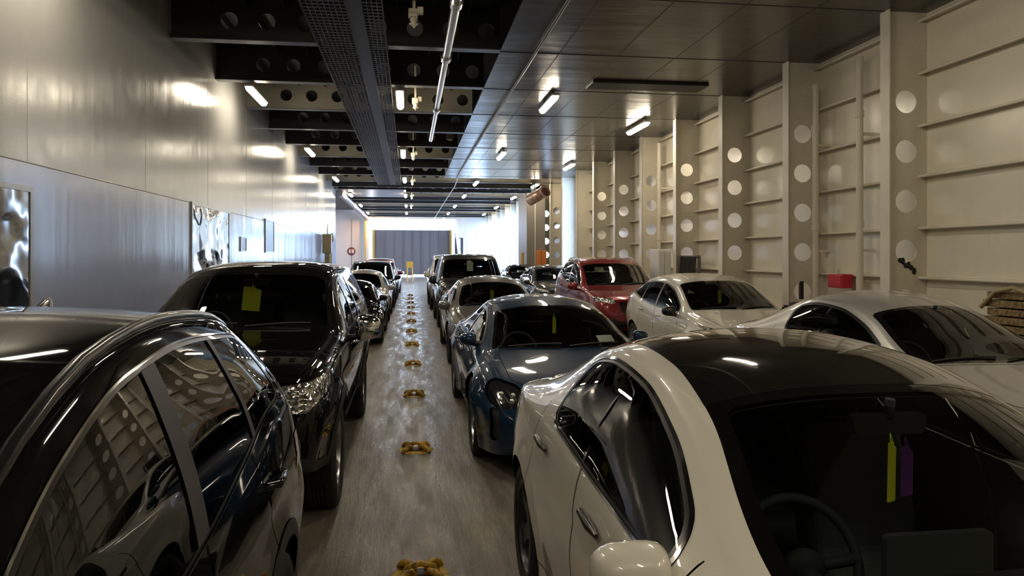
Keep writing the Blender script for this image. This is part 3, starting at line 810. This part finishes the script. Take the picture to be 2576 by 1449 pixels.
M['yellow'] = mat('worn yellow paint', (.55,.32,.03), .5)
t_ = NT(M['yellow']); t_.set(Base_Color=t_.mix(t_.maprange(t_.noise(t_.coord((1,1,1)), 22, 5, .65),.5,.62,0,1), (.55,.33,.03), (.12,.06,.025)))
M['copper'] = mat('oxidised copper lagging', (.42,.2,.13), .4, .5)
t_ = NT(M['copper']); t_.set(Base_Color=t_.mix(t_.maprange(t_.noise(t_.coord((1,1,1)), 9, 5, .65),.4,.62,0,1), (.36,.16,.10), (.6,.5,.42)))
M['amberpaint'] = mat('plain amber paint', (.65,.38,.05), .45)
M['pinkgrey'] = mat('dull pinkish grey paint', (.36,.31,.31), .45)
M['softgrey'] = mat('grey soffit paint', (.22,.21,.22), .3)
M['redbox'] = mat('red paint', (.55,.02,.04), .4)
M['rust'] = mat('rusty timber brown', (.20,.13,.06), .8)
t_ = NT(M['rust']); t_.set(Base_Color=t_.mix(t_.maprange(t_.noise(t_.coord((1,4,4)), 6, 6, .7),.4,.62,0,1), (.13,.08,.04), (.36,.27,.13)))
M['rust2'] = mat('dull red paint', (.25,.07,.05), .6)
M['greypaint'] = mat('grey panel paint', (.15,.135,.145), .5)
M['endwhite'] = mat('white end bulkhead', (.7,.68,.66), .35)
M['orange'] = mat('orange paint', (.75,.25,.06), .5)
M['beige'] = mat('beige box', (.36,.29,.15), .45)
M['grease'] = mat('black grease', (.012,.01,.009), .6)
M['amber'] = mat('amber lamp', (.9,.4,.05), .4, emit=(1,.42,.06), es=300)
def m_wavy():
    m = mat('polished wavy door', (.36,.37,.39), .09, 1); t = NT(m)
    t.set(Normal=t.bump(t.noise(t.coord((1,1.3,2.0)), 1.1, 1.5, .4), .6, .10))
    return m
M['wavy'] = m_wavy()
M['darkpanel'] = mat('dark glazed panel', (.07,.08,.10), .3)

# ------------------------------------------------------------------ the setting
f = struct(MB().box(-9, 9, YB, YE+8, -.15, 0).build('floor', M['floor']), 'worn brown grey steel vehicle deck with wet scuffed walkway', 'floor')
# left bulkhead: upper plates, slightly proud lower plates, weld lines
wl = struct(MB().box(XL-.15, XL, YB, 36.4, 2.69, DECK).build('wall_left', M['lwall']), 'long glossy white steel bulkhead on the left', 'wall')
lower = MB().box(XL-.15, XL+.006, YB, 36.4, 0, 2.69)
lower.build('lower_plating', M['lwall2'], wl, 'lower plates tinted with reflected daylight blue')
sm = MB().tube([(XL+.005,YB,2.692),(XL+.005,36.4,2.692)], .008, 6)
for y in np.arange(-5, 36, 3.1): sm.tube([(XL,y,2.7),(XL,y,CEIL)], .0025, 6)
sm.build('weld_seam', M['lwall'], wl)
# right hull side: plating, windows further forward, stringers and web frames
wr_ = MB().box(XW, XW+.12, YB, 27.4, 0, DECK)
y0 = 27.4
opens = [(28.3, 29.4, .9, 4.9)] + [(RY[i]+.32, RY[i+1]-.32, 1.0, 4.5) for i in range(15, 26)]  # first opening is an unseen hatch, added to throw sky light on a rib
for a, b, z0, z1 in opens:
    wr_.box(XW, XW+.12, y0, a, 0, DECK)
    if z0 > 0: wr_.box(XW, XW+.12, a, b, 0, z0)
    wr_.box(XW, XW+.12, a, b, z1, DECK); y0 = b
wr_.box(XW, XW+.12, y0, YE, 0, DECK)
wr = struct(wr_.build('wall_right', M['rwall']), 'cream painted ship side with stringers and holed ribs', 'wall')
ZS = [.25, .9, 1.56, 2.21, 2.89, 3.55, 4.24, 4.93]
for z in ZS:
    s_ = MB()
    for k in range(len(RY)-1):
        a, b = RY[k]-.045, RY[k+1]+.0
        if a > 27: break
        s_.box(XW-.115, XW, a, b-.05, z-.007, z+.007); s_.tube([(XW-.115, a, z-.012),(XW-.115, b-.05, z-.012)], .019, 8)
    s_.build('stringer', M['rwall'], wr)
HZ = [1.90+.652*n for n in range(-2, 4)]
for k, y in enumerate(RY):
    if y < YB or y > YE-1: continue
    holes = [(6.45, z, .15) for z in HZ] if not 27 < y < 30.5 and y < 37 else []
    rb = MB().holeplate('y', y, .014, XF+.012, XW, 0, CEIL if y < 31 else DECK, holes).build('rib', M['rib'], wr)
    MB().box(XF, XF+.016, y-.095, y+.095, 0, CEIL if y < 31 else DECK).build('rib_flange', M['flange'], rb)
# deckhead
ce = struct(MB().box(-9, 9, YB, YE+8, DECK, DECK+.1).build('ceiling', M['deckhead']), 'dark steel deckhead with holed transverse beams', 'ceiling')  # extension over the ramp is added, unseen, to keep sky light off it
XP = 1.41; YP = 30.5
pl = MB().box(XP, XW, YB, YP, CEIL, CEIL+.04)
pl.build('plate_soffit', M['plate'], ce, 'smooth dark plated soffit')
ps = MB()
for y in RY:
    if y < YP: ps.tube([(XP,y,CEIL-.001),(XW,y,CEIL-.001)], .006, 6)
for x in (2.35, 3.3, 4.25, 5.2): ps.tube([(x,YB,CEIL),(x,YP,CEIL)], .004, 6)
ps.build('soffit_seam', M['deckhead'], ce)
MB().box(3.3, 5.5, 13.2, 13.75, CEIL-.05, CEIL).build('soffit_shadow_strip', M['deckhead'], ce, bevel=.01)  # dark strip put in for the shadow of a beam on the soffit
HXS = [-2.65, -2.11, -1.56, -1.01, -.46, .09, .64, 1.19]
for k, y in enumerate(RY):
    if y > YE: break
    x1 = XP if y < YP else XW
    light = k % 3 == 2 and y > 12   # webs near lamps: lamplight is put into their paler colour
    hs = [(x, 5.34, .125) for x in HXS]
    if y > YP: hs += [(x, 5.34, .125) for x in (1.75, 2.3, 2.85, 3.4, 3.95, 4.5, 5.05, 5.6)]
    b = MB().holeplate('y', y, .012, XL, x1, CEIL+.012, DECK, hs, 24).build('beam', M['litbeam'] if light else M['beam'], ce)
    MB().box(XL, x1, y-.1, y+.1, CEIL, CEIL+.014).build('beam_flange', M['beamflange'], b)
for i, x in enumerate([-3.2, -2.92, -2.38, -1.83, -1.28, -.73, -.18, .36, .91]):
    MB().box(x-.006, x+.006, YB, YE, DECK-.14, DECK).build('stiffener', M['beam'], ce)
MB().box(XL, -.15, 36.0, 40.5, CEIL-.03, CEIL+.01).build('soffit_panel', M['softgrey'], ce, 'pale soffit panel')
# after end behind the camera
struct(MB().box(-9, 9, YB-.15, YB, 0, DECK).build('wall_back', M['lwall']), 'plain bulkhead behind the camera', 'wall')
# wide forward part and end bulkhead with the ramp opening
struct(MB().box(XL-3.0, XL-.15, 36.2, 36.4, 0, DECK).build('wall_left_return', M['lwall']), 'return wall at the end of the long bulkhead', 'wall')
struct(MB().box(-6.6, -6.5, 36.4, YE, 0, DECK).build('wall_left_forward', M['endwhite']), 'recessed side wall beyond the long bulkhead', 'wall')
we = struct(MB().box(-6.6, -3.3, YE-1, YE-.85, 0, DECK).box(3.85, XW+.1, YE-1, YE-.85, 3.4, DECK).box(-3.3, 3.85, YE-1, YE-.85, CEIL-.05, DECK).build('wall_end', M['endwhite']), 'white end bulkhead around the bow opening', 'wall')
MB().box(-4.72,-4.69,YE-1.02,YE-1,0,4.9).build('panel_joint', M['greypaint'], we)

# ------------------------------------------------------------------ doors and panels in the left bulkhead
def panel(name, y0, y1, z0, z1, m, label, cat, frame=.05):
    r = struct(MB().box(XL-.02, XL+.02, y0, y1, z0, z1).build(name, m), label, cat)
    fr = MB()
    for a,b,c,d in ((y0-frame,y0,z0-frame,z1+frame),(y1,y1+frame,z0-frame,z1+frame),(y0,y1,z1,z1+frame),(y0,y1,z0-frame,z0)):
        fr.box(XL, XL+.03, a, b, max(c,.001), d)
    fr.build('frame', M['lwall'], r)
    return r
d1 = panel('door_1', 12.6, 15.05, .1, 2.66, M['wavy'], 'wide polished dented steel door in the left bulkhead', 'door')
MB().tube([(XL+.03,13.0,2.35),(XL+.07,12.95,2.5),(XL+.07,12.9,2.62)], .012, 6).build('door_latch', M['galv'], d1)
d2 = panel('door_2', 6.45, 7.4, .2, 2.42, M['wavy'], 'polished door at the left edge of the photo', 'door')
panel('window_1', 18.8, 19.9, 1.95, 2.72, M['darkpanel'], 'small dark panel high on the left bulkhead', 'window', .03)
panel('window_2', 16.1, 16.6, 1.95, 2.22, M['darkpanel'], 'smallest dark panel on the left bulkhead', 'window', .02)

# ------------------------------------------------------------------ ceiling services
ORD = ['nearest','second','third','fourth','fifth','sixth','seventh','eighth','ninth']
def batten(x, y, z, label, drop=.0):
    r = thing('ceiling_light', label, 'light', (x, y, z), 'batten lights under the deckhead')
    MB().box(-.075, .075, -.78, .78, -.045, 0).build('housing', M['lamphouse'], r, bevel=.012)
    d = MB(); n = 12; v = []
    for yy, s in ((-.76,.5),(-.73,.85),(-.66,1),(.66,1),(.73,.85),(.76,.5)):
        for j in range(n+1):
            q = PI*j/n; v.append((.072*s*math.cos(q), yy, -.045-.075*s*math.sin(q)))
    d.add(v, [(i*(n+1)+j, i*(n+1)+j+1, (i+1)*(n+1)+j+1, (i+1)*(n+1)+j) for i in range(5) for j in range(n)], True)
    d.add([v[j] for j in range(n+1)], [tuple(range(n+1))]); d.add([v[-1-j] for j in range(n+1)], [tuple(range(n+1))])
    d.build('diffuser', M['diff'], r, 'lit diffuser')
    for yy in (-.5,.5): MB().box(-.02,.02,yy-.02,yy+.02,0,CEIL-z).build('bracket', M['lamphouse'], r)
    return r
rows = [('by the left bulkhead', -2.9, [-.7,7.1,14.9,22.7,30.5,38.3,46.1,53.9,61.0]),
        ('beside the cable tray', -.175, [-.7,7.1,14.9,22.7,30.5,38.3,46.1,53.9,61.0]),
        ('along the plated soffit', 2.8, [-.7,7.1,14.9,22.7,31.5,38.3,46.1,53.9,61.0]),
        ('nearest the ship side', 5.45, [1.8,9.6,17.4,25.2,32.2,39.0,46.8,54.6])]
for nm, x, yy in rows:
    seen = [y for y in yy if y > 12]
    for y in yy:
        if nm.startswith('nearest') and y == 9.6: continue
        if y in seen:
            lab = 'lit batten light, %s in view in the row %s' % (ORD[seen.index(y)], nm)
        else:
            lab = 'lit batten overhead out of view, %s of the row %s' % (ORD[yy.index(y)], nm)
        batten(x, y, CEIL-.06, lab)
for k, (x, y) in enumerate([(.06,9.6),(.13,15.0),(.13,22.9),(.14,31.0),(.14,38.6),(.14,46.4)]):
    r = thing('ceiling_nozzle', 'cream sprinkler cluster hanging beside the cable tray, %s from the camera' % ORD[k].replace('nearest','first'), 'sprinkler', (x, y, CEIL), 'sprinkler clusters along the cable tray')
    MB().tube([(0,0,.6),(0,0,-.06)], .022, 8).build('drop_pipe', M['fitting'], r)
    b = MB().box(-.07,.05,-.05,.05,-.16,-.05); b.box(.04,.12,-.03,.03,-.12,-.02); b.build('junction_box', M['fitting'], r, bevel=.012)
    MB().lathe([(.03,-.16),(.055,-.19),(.03,-.21),(.06,-.24),(.03,-.26),(.001,-.30)], 14, 'z').build('spray_head', M['fitting'], r)
# perforated cable tray
r = thing('cable_tray', 'long dark perforated cable tray hung below the beams', 'cable tray', (0, 0, 4.93))
def mesh_tray(x0, x1, step, y0, y1):
    m = MB()
    for y in np.arange(y0, y1, step): m.box(x0, x1, y, y+step*.4, 0, .004)
    n = max(2, int((x1-x0)/.06))
    for i in range(n+1):
        x = x0+(x1-x0)*i/n; m.box(x-.007, x+.007, y0, y1, -.002, .005)
    return m
mesh_tray(-1.31,-.78,.13,2.5,32.8).build('rung_panel', M['tray'], r); mesh_tray(-.58,-.33,.13,2.5,32.8).build('rung_panel', M['tray'], r)
MB().box(-.775,-.585,2.5,32.8,.0,.006).build('plain_panel', M['tray'], r)
for x in (-1.32,-.78,-.58,-.33): MB().box(x-.005,x+.005,2.5,32.8,-.02,.09).build('side_rail', M['tray'], r)
cb = MB()
for i in range(9):
    x = -1.26+.055*i; cb.tube([(x+.01*math.sin(.5*y+i), y, .03+.01*(i%2)) for y in np.arange(2.5,33,2.0)], .02, 6)
cb.build('cable', M['cable'], r)
hg = MB()
for y in RY:
    if 3 < y < 33:
        for x in (-1.32,-.33): hg.box(x-.012,x+.012,y-.012,y+.012,.05,.1)
hg.build('hanger', M['tray'], r)
# telescopic steel pipe
r = thing('steel_pipe', 'shiny steel pipe slung lengthways under the beams', 'pipe', (.56, 0, 4.86))
MB().tube([(0,4,0),(0,11.4,0)], .062, 16).build('pipe_section', M['galv'], r); MB().tube([(0,11.4,0),(0,15.4,0)], .054, 16).build('pipe_section', M['galv'], r); MB().tube([(0,15.4,0),(0,19.6,0)], .048, 16).build('pipe_section', M['galv'], r)
for y in (8.9, 11.4, 15.4):
    MB().tube([(0,y-.09,0),(0,y+.09,0)], .085, 16).build('coupling', M['galv'], r)
hb = MB()
for y in (6.4, 8.9, 11.55, 14.15, 16.75, 19.3): hb.box(-.02,.02,y-.02,y+.02,.04,.17)
hb.build('pipe_hanger', M['tray'], r)
tag(MB().tube([(1.95,2,CEIL-.03),(1.95,12,CEIL-.03),(1.9,22,CEIL-.03),(1.92,30,CEIL-.03),(1.98,31.2,CEIL-.03),(2.05,34,CEIL-.03),(2.05,45,CEIL-.03),(2.1,YE-1.2,CEIL-.03)], .024, 8).build('conduit', M['beamflange']), 'thin conduit running lengthways under the plated soffit', 'conduit')
tag(MB().tube([(-3.3,36.6,4.88),(-3.3,YE-2.1,4.88)], .15, 16).build('duct_pipe', M['pinkgrey']), 'fat pale pipe running forward from the end of the left bulkhead', 'pipe')

# ------------------------------------------------------------------ fittings on the ship side
def vpipe(x, y, r0, z1, label):
    p = MB().tube([(x,y,0),(x,y,z1)], r0, 14)
    for z in (1.0, 2.3, 3.9):
        if z < z1: p.tube([(x,y,z-.05),(x,y,z+.05)], r0*1.22, 14)
    p.box(x, XW-.0, y-.02, y+.02, 1.9, 1.94); p.box(x, XW, y-.02, y+.02, 3.6, 3.64)
    return tag(p.build('wall_pipe', M['whitepipe']), label, 'pipe', 'vertical pipes on the ship side')
vpipe(6.52, 10.12, .05, 4.75, 'vertical cream pipe in the bay left of the largest rib')
vpipe(6.5, 11.28, .05, 4.6, 'vertical cream pipe tight beside the second rib from the right edge')
vpipe(6.5, 18.9, .05, 4.8, 'vertical cream pipe behind the white cabinet, beside a rib')
r = thing('fire_box', 'red fire equipment box on the wall behind the silver car', 'fire box', (6.41, 10.62, 1.36))
MB().box(.02,.2,-.2,.2,-.01,.2).build('box_body', M['redbox'], r, bevel=.015)
MB().box(.012,.02,-.17,.17,.02,.17).build('box_lid', M['redbox'], r); MB().tube([(.1,.05,.19),(.1,.05,.28)], .02, 8).build('pipe_stub', M['whitepipe'], r)
r = thing('cabinet', 'white double cabinet against the ribs behind the white hatchback', 'cabinet', (6.0, 17.35, 0))
MB().box(-.16,.16,-.3,.3,.9,2.0).build('cabinet_body', M['white'], r, bevel=.015)
for x in (-.08,.08): MB().box(x-.07,x+.07,-.32,-.3,.94,1.96).build('cabinet_door', M['white'], r, bevel=.006)
MB().box(-.13,.13,-.25,.25,0,.9).build('plinth', M['greypaint'], r)
r = thing('lashing_rack', 'dark rack of hanging lashing straps beside the white cabinet', 'rack', (6.35, 16.3, 0))
rk = MB()
for y in (-.5,.5): rk.box(-.03,.03,y-.03,y+.03,0,1.85)
rk.box(-.03,.03,-.5,.5,1.79,1.85); rk.build('rack_frame', M['greypaint'], r)
for k in range(9):
    y = -.42+.105*k; MB().tube([(-.06,y,1.82),(-.08,y+.02,1.5-.05*(k%3)),(-.05,y,1.25-.06*(k%2))], .03, 8).build('strap', M['plastic'], r)
r = thing('timber_rack', 'stack of rusty brown dunnage against the wall at the right edge', 'dunnage', (6.45, 7.05, -.03))
tb = MB()
for k in range(6):
    z = .95+.09*k
    tb.box(-.14+.02*(k%2), .16, -.46+.03*(k%3), .46-.04*(k%2), z, z+.075)
tb.build('timber_stack', M['rust'], r, bevel=.008)
MB().box(-.13,.13,-.4,-.32,0,.95).box(-.13,.13,.32,.4,0,.95).build('trestle', M['rust'], r)
MB().tube([(-.17,-.42,1.5),(-.15,-.2,1.47),(-.17,0,1.53),(-.16,.25,1.48),(-.18,.44,1.3)], .025, 8).build('hose', M['beige'], r)
gr = MB()
for k in range(6):
    gr.sphere((6.36+.04*k, 8.985, 1.78-.025*k+.02*math.sin(2.3*k)), (.03,.012,.035+.012*(k%2)), 8, 6)
tag(gr.build('grease_smear', M['grease']), 'black greasy rag in the lowest visible hole of the largest rib', 'rag')
tag(MB().box(6.40,6.46,11.57,11.63,1.12,1.42).build('webbing_strap', M['grease'], bevel=.005), 'black strap hanging in a hole of the second rib', 'strap')
# casing, duct, orange boxes further forward
r = thing('stair_casing', 'grey brown steel casing between the ribs under the copper duct', 'casing', (5.66, 34.3, 0))
MB().box(-.4,.45,-1.0,1.6,0,4.7).build('casing_body', M['beige'], r, bevel=.02); M['casing'] = mat('casing paint', (.24,.22,.19), .45)
r.children[0].data.materials[0] = M['casing']
for x in (-.02,): MB().box(x-.02,x+.02,-1.03,-1.0,0,4.7).build('edge_strip', M['flange'], r)
r = thing('vent_duct', 'open ended copper coloured vent duct under the deckhead', 'duct', (5.45, 31.6, 4.42))
dd = MB().lathe([(.235,-.55),(.24,0),(.24,.5),(.19,.5),(.19,-.5),(.21,-.55)], 28, 'y', closed=True); dm = Matrix.Rotation(.55,4,'Z')@Matrix.Rotation(-.32,4,'X')
o = dd.build('duct_barrel', M['copper'], r); o.matrix_local = dm
o2 = MB().lathe([(.25,-.56),(.27,-.56),(.27,-.48),(.25,-.48)], 28, 'y', closed=True).build('duct_rim', M['copper'], r); o2.matrix_local = dm
MB().tube([(-.1,.1,.15),(-.1,.1,.61)], .03, 8).build('duct_hanger', M['tray'], r)
r = thing('yellow_post', 'yellow painted post beside the grey casing', 'post', (5.05, 33.2, 0))
MB().tube([(0,0,0),(0,0,2.0)], .07, 14).build('post', M['amberpaint'], r); MB().box(-.12,.12,-.12,.12,0,.02).build('base_plate', M['amberpaint'], r)
for k, (x, lb) in enumerate([(5.79,'left'),(6.02,'right')]):
    o = tag(MB().box(-.11,.11,-.1,.1,0,.95).build('orange_box', M['orange'], bevel=.02, loc=(x, 33.168, 1.15)), '%s of two orange lifejacket boxes on the casing' % lb, 'box', 'orange boxes on the casing')
# left wall end fittings
r = thing('control_box', 'beige control box on a post at the far end of the left bulkhead', 'control box', (XL+.24, 30.6, 0))
MB().box(-.19,.16,-.15,.15,1.95,2.72).build('box_body', M['beige'], r, bevel=.02); MB().box(-.1,.1,-.08,.08,0,1.95).build('post', M['beige'], r)
MB().tube([(0,0,2.7),(0,0,3.1),(0,.6,3.15)], .025, 8).build('conduit', M['fitting'], r)
r = thing('valve_pipe', 'small yellowish valve and pipe right of the beige control box', 'valve', (XL+.12, 33.2, 0))
MB().tube([(0,0,0),(0,0,2.75),(-.0,.4,2.8)], .05, 10).build('pipe', M['beige'], r); MB().lathe([(.14,0),(.16,.02),(.14,.04)], 18, 'x', (.05,0,2.6), closed=True).build('hand_wheel', M['yellow'], r)
# bow opening
r = thing('bow_pillar', 'white and yellow pillar at the left side of the bow opening', 'pillar', (-3.42, YE-1.6, 0))
MB().box(-.16,.16,-.2,.2,0,CEIL-.05).build('pillar_body', M['endwhite'], r, bevel=.02); MB().box(-.17,-.06,-.215,-.2,0,CEIL-.1).build('pillar_stripe', M['amberpaint'], r, 'yellow painted edge')
for k,(x0, lb) in enumerate([(4.35,'left'),(5.05,'right')]):
    r = tag(MB().prism([(x0-.13,0.0),(x0+.13,0.0),(x0-.55+.13,CEIL-.05),(x0-.55-.13,CEIL-.05)], 'y', YE-2.1, YE-1.8).build('raking_post', M['endwhite'], bevel=.02), '%s of two raking white posts right of the bow opening' % lb, 'post', 'raking posts by the bow opening')
r = thing('bow_ramp', 'raised grey bow ramp standing in the opening', 'ramp', (.3, 68.0, 0))
MB().box(-3.35,3.35,-.15,.15,.2,4.2).build('ramp_plate', M['greypaint'], r)
rr = MB()
for k in range(9): rr.box(-3.2+.8*k-.03,-3.2+.8*k+.03,-.2,-.15,.2,4.15)
rr.build('ramp_rib', M['greypaint'], r)
for x in (-3.45,3.45): MB().box(x-.1,x+.1,-.2,.2,0,4.25).build('ramp_edge', M['amberpaint'], r, 'yellow ramp edge')
for lb, x in (('left',-3.9),('right',4.45)):
    r = thing('ramp_tower', 'dark hydraulic tower at the %s of the bow ramp' % lb, 'tower', (x, 67.2, 0))
    MB().box(-.38,.38,-.4,.4,0,4.0).build('tower_body', M['deckhead'], r, bevel=.03); MB().tube([(0,-.45,.3),(0,-.45,3.4)], .1, 12).build('ram_cylinder', M['galv'], r)
r = thing('amber_beacon', 'lit amber lamp under the deckhead at the left of the bow opening', 'beacon', (-2.9, 61.0, 4.775))
MB().lathe([(.001,-.16),(.09,-.14),(.1,0),(.001,0)], 16, 'z').build('lens', M['amber'], r); MB().box(-.1,.1,-.1,.1,0,.25).build('bracket', M['lamphouse'], r)
r = thing('round_sign', 'small round red emblem plate on the white end bulkhead', 'sign', (-4.72, YE-1.03, 2.25))
MB().lathe([(.001,.0),(.34,.0),(.34,.02),(.001,.02)], 28, 'y').build('plate', M['rust2'], r)
for x in (-.12,.12): MB().box(x-.08,x+.08,-.02,0,-.15,.15).build('emblem_bar', M['endwhite'], r)
r = thing('barrier', 'narrow yellow barrier stand at the far end of the walkway', 'barrier', (.05, 55, 0))
for x in (-.18,.18):
    MB().tube([(x,-.25,0),(x,0,1.1),(x,.25,0)], .045, 8).build('leg', M['amberpaint'], r)
MB().box(-.24,.24,-.04,.04,1.0,1.45).build('top_board', M['amberpaint'], r); MB().box(-.2,.2,-.03,.03,.45,.7).build('lower_board', M['greypaint'], r)

# ------------------------------------------------------------------ lashing points along the walkway
def lashing(y, k):
    r = thing('lashing_point', 'worn yellow lashing point, %s from the camera along the walkway' % ['first','second','third','fourth','fifth','sixth','seventh','eighth','ninth','tenth','eleventh','twelfth'][k], 'lashing point', (.065, y, 0), 'lashing points down the walkway')
    d = MB().lathe([(.001,.004),(.155,.004),(.165,0)], 28, 'z'); d.build('base_ring', M['yellow'], r)
    for q in range(4):
        a = PI/4+q*PI/2; c, s_ = math.cos(a), math.sin(a)
        lobe = MB(); n = 9
        lobe.tube([(.17*c,.17*s_,.0),(.15*c,.15*s_,.025),(.11*c,.11*s_,.042),(.07*c,.07*s_,.038),(.045*c,.045*s_,.012)], [.020,.022,.022,.020,.016], 8)
        lobe.build('claw', M['yellow'], r)
    MB().tube([(-.1,-.0,.0),(-.075,0,.045),(0,-.0,.065),(.075,0,.045),(.1,0,.0)], .018, 8).build('cross_bar', M['yellow'], r)
    MB().lathe([(.001,.0065),(.075,.0065),(.08,.0042)], 20, 'z').build('well', M['grease'], r)
for k in range(12): lashing(4.33+2.81*k, k)

# ------------------------------------------------------------------ the cars
build_car(dict(SUV, paint=P_char, res=1.5, glass=M['glass'], seat_y=2.5, pillar_mat=M['pillar'], rail_mat=M['blacktrim'], rail_lift=.018, rails=(1.85,3.92), fin=3.80), (-1.38, -.74, 0), 'charcoal black estate car nearest the camera on the left, with chrome window trim', name='car')
tes = build_car(dict(FASTBACK, paint=P_white, res=1.5, mirror_fwd=.10, wsk=.004), (1.53, .38, 0), 'white electric car with black glass roof, nearest the camera on the right')
MB().prism(fillet([(-.17,.80),(.17,.80),(.17,1.025),(-.17,1.025)]), 'y', 1.60, 1.625).build('tablet_screen', M['screen'], tes)
build_car(dict(UTE, paint=P_black, res=1.2, mirror_mat=M['chrome']), (-1.42, 4.75, 0), 'black pickup truck with canopy behind the charcoal car', name='pickup_truck', cat='pickup truck')
build_car(dict(SPORT, paint=P_blue, res=1.3), (1.53, 5.95, 0), 'deep blue low sports saloon behind the white car on the right')
build_car(scaled(FASTBACK, 1.0, .99, .97, paint=P_silver, res=1.1, roofglass=None, ws=(1.10,.30,1.95,.28,.06), trim=M['blacktrim'], flush=False, handle_mat=P_silver, alloy=M['satin']), (4.70, 4.25, 0), 'silver car parked beside the large ribs at the right edge')
build_car(scaled(HATCH, 1.04, 1.0, 1.0, paint=P_white2, res=1.0, mirror_mat=M['blacktrim']), (4.86, 9.3, 0), 'white hatchback behind the silver car in the right lane')
build_car(scaled(SUV, 1.02, 1.08, 1.0, paint=P_red, res=.9, trim=M['chrome'], rail_mat=M['satin'], fin=None), (4.62, 14.6, 0), 'dark red crossover behind the white hatchback')
build_car(scaled(FASTBACK, 1.0, .965, .98, paint=P_grey, res=.9, roofglass=None, ws=(1.10,.30,1.95,.28,.05), flush=False, handle_mat=P_grey, trim=M['blacktrim']), (1.55, 12.1, 0), 'warm grey saloon behind the blue sports saloon')
build_car(dict(BOXY, paint=P_dark, res=.8), (1.66, 18.6, 0), 'tall dark four wheel drive wagon behind the grey saloon', cat='four wheel drive')
build_car(dict(BOXY, paint=P_white2, res=.6), (1.65, 25.2, 0), 'white four wheel drive wagon behind the dark one', cat='four wheel drive')
build_car(scaled(SUV, 1.0, 1.0, 1.0, paint=P_dark, res=.5), (1.75, 31.5, 0), 'dark crossover behind the white wagon, last seen in the middle row')
build_car(scaled(SPORT, .9, .94, .92, paint=P_black, res=.8, glass=M['darkglass']), (-1.42, 15.2, 0), 'low black sports coupe behind the black pickup truck')
build_car(scaled(FASTBACK, 1.0, .95, .97, paint=P_lightgrey, res=.6, roofglass=None, flush=False, handle_mat=P_lightgrey), (-1.42, 20.6, 0), 'pale saloon behind the low black coupe')
build_car(scaled(SUV, 1.0, .98, .98, paint=P_black, res=.6), (-1.40, 26.2, 0), 'black crossover behind the pale saloon on the left')
build_car(scaled(SUV, 1.02, 1.03, .98, paint=P_red, res=.5, rail_mat=M['satin']), (-1.38, 31.6, 0), 'red crossover with bright roof rails far down the left row')
build_car(scaled(HATCH, 1.0, 1.0, 1.0, paint=P_silver, res=.5), (-1.3, 37.2, 0), 'silver hatchback at the far end of the left row')
build_car(scaled(HATCH, 1.02, 1.0, 1.0, paint=P_dark, res=.7, mirror_mat=P_dark), (4.75, 22.4, 0), 'dark grey green hatchback behind the red crossover')
build_car(scaled(HATCH, 1.0, .98, 1.0, paint=P_char, res=.6, mirror_mat=P_char), (4.7, 28.2, 0), 'charcoal hatchback furthest back in the right lane')

# ------------------------------------------------------------------ cards hanging in the windscreens
def card(name, loc, w, h, m, label, rz=0, tilt=0, group='ferry cards hanging in the windscreens'):
    r = thing(name, label, 'tag', loc, group)
    r.rotation_euler = (0, tilt, rz)
    MB().prism(fillet([(-w/2,-h,.006),(w/2,-h,.006),(w/2,-.02,.006),(w*.22,-.012,.01),(w*.18,0,.006),(-w/2,0,.006)]), 'y', -.001, .001).build('card', m, r)
    MB().tube([(0,0,-.012),(-.006,.004,.008),(0,.008,.025),(.006,.004,.008),(0,0,-.012)], .002, 6).build('loop', m, r)
    return r
def hang(key, dx, dz, *a):
    x, y, z = next(v for k, v in MIR.items() if k.startswith(key))
    card('hanging_tag', (x+dx, y-(.05 if dz > .025 else 0), z-.03+dz), *a)
hang('white electric', .0, .02, .05, .19, M['yellowtag'], 'yellow card hanging inside the white electric car', .5, .04)
hang('white electric', .052, .005, .055, .16, M['purpletag'], 'purple card hanging beside a yellow one in the white car', .3, .02)
hang('black pickup', -.02, .03, .16, .22, M['yellowtag'], 'yellow card with torn corner hanging in the black pickup', .1, .1)
hang('deep blue', .06, .02, .07, .18, M['yellowtag'], 'yellow card hanging in the blue sports saloon', .8, .03)
hang('white hatch', .02, 0, .09, .2, M['yellowtag'], 'yellow card hanging in the white hatchback', .6, -.05)
hang('warm grey', 0, 0, .09, .2, M['yellowtag'], 'yellow card hanging in the grey saloon', .6)
hang('tall dark', 0, .1, .17, .27, M['white'], 'white card hanging in the dark four wheel drive', 0)
hang('dark red', 0, 0, .14, .2, M['white'], 'white card hanging in the red crossover', 0)
r = tag(MB().box(-.09,.09,-.001,.001,-.05,.05).build('permit_card', M['white'], loc=(2.03, 7.60, .975)), 'pale permit card at the lower corner of the blue car windscreen', 'card'); r.rotation_euler = (-.95, .0, .25)

# ------------------------------------------------------------------ daylight outside, exposure
w = bpy.data.worlds.new('sky'); SC.world = w; w.use_nodes = True
bg = w.node_tree.nodes['Background']; bg.inputs[0].default_value = (.48,.68,1.0,1); bg.inputs[1].default_value = 12.0
SC.view_settings.view_transform = 'Standard'; SC.view_settings.look = 'None'; SC.view_settings.gamma = 1; SC.view_settings.use_curve_mapping = False
SC.view_settings.exposure = 0.5
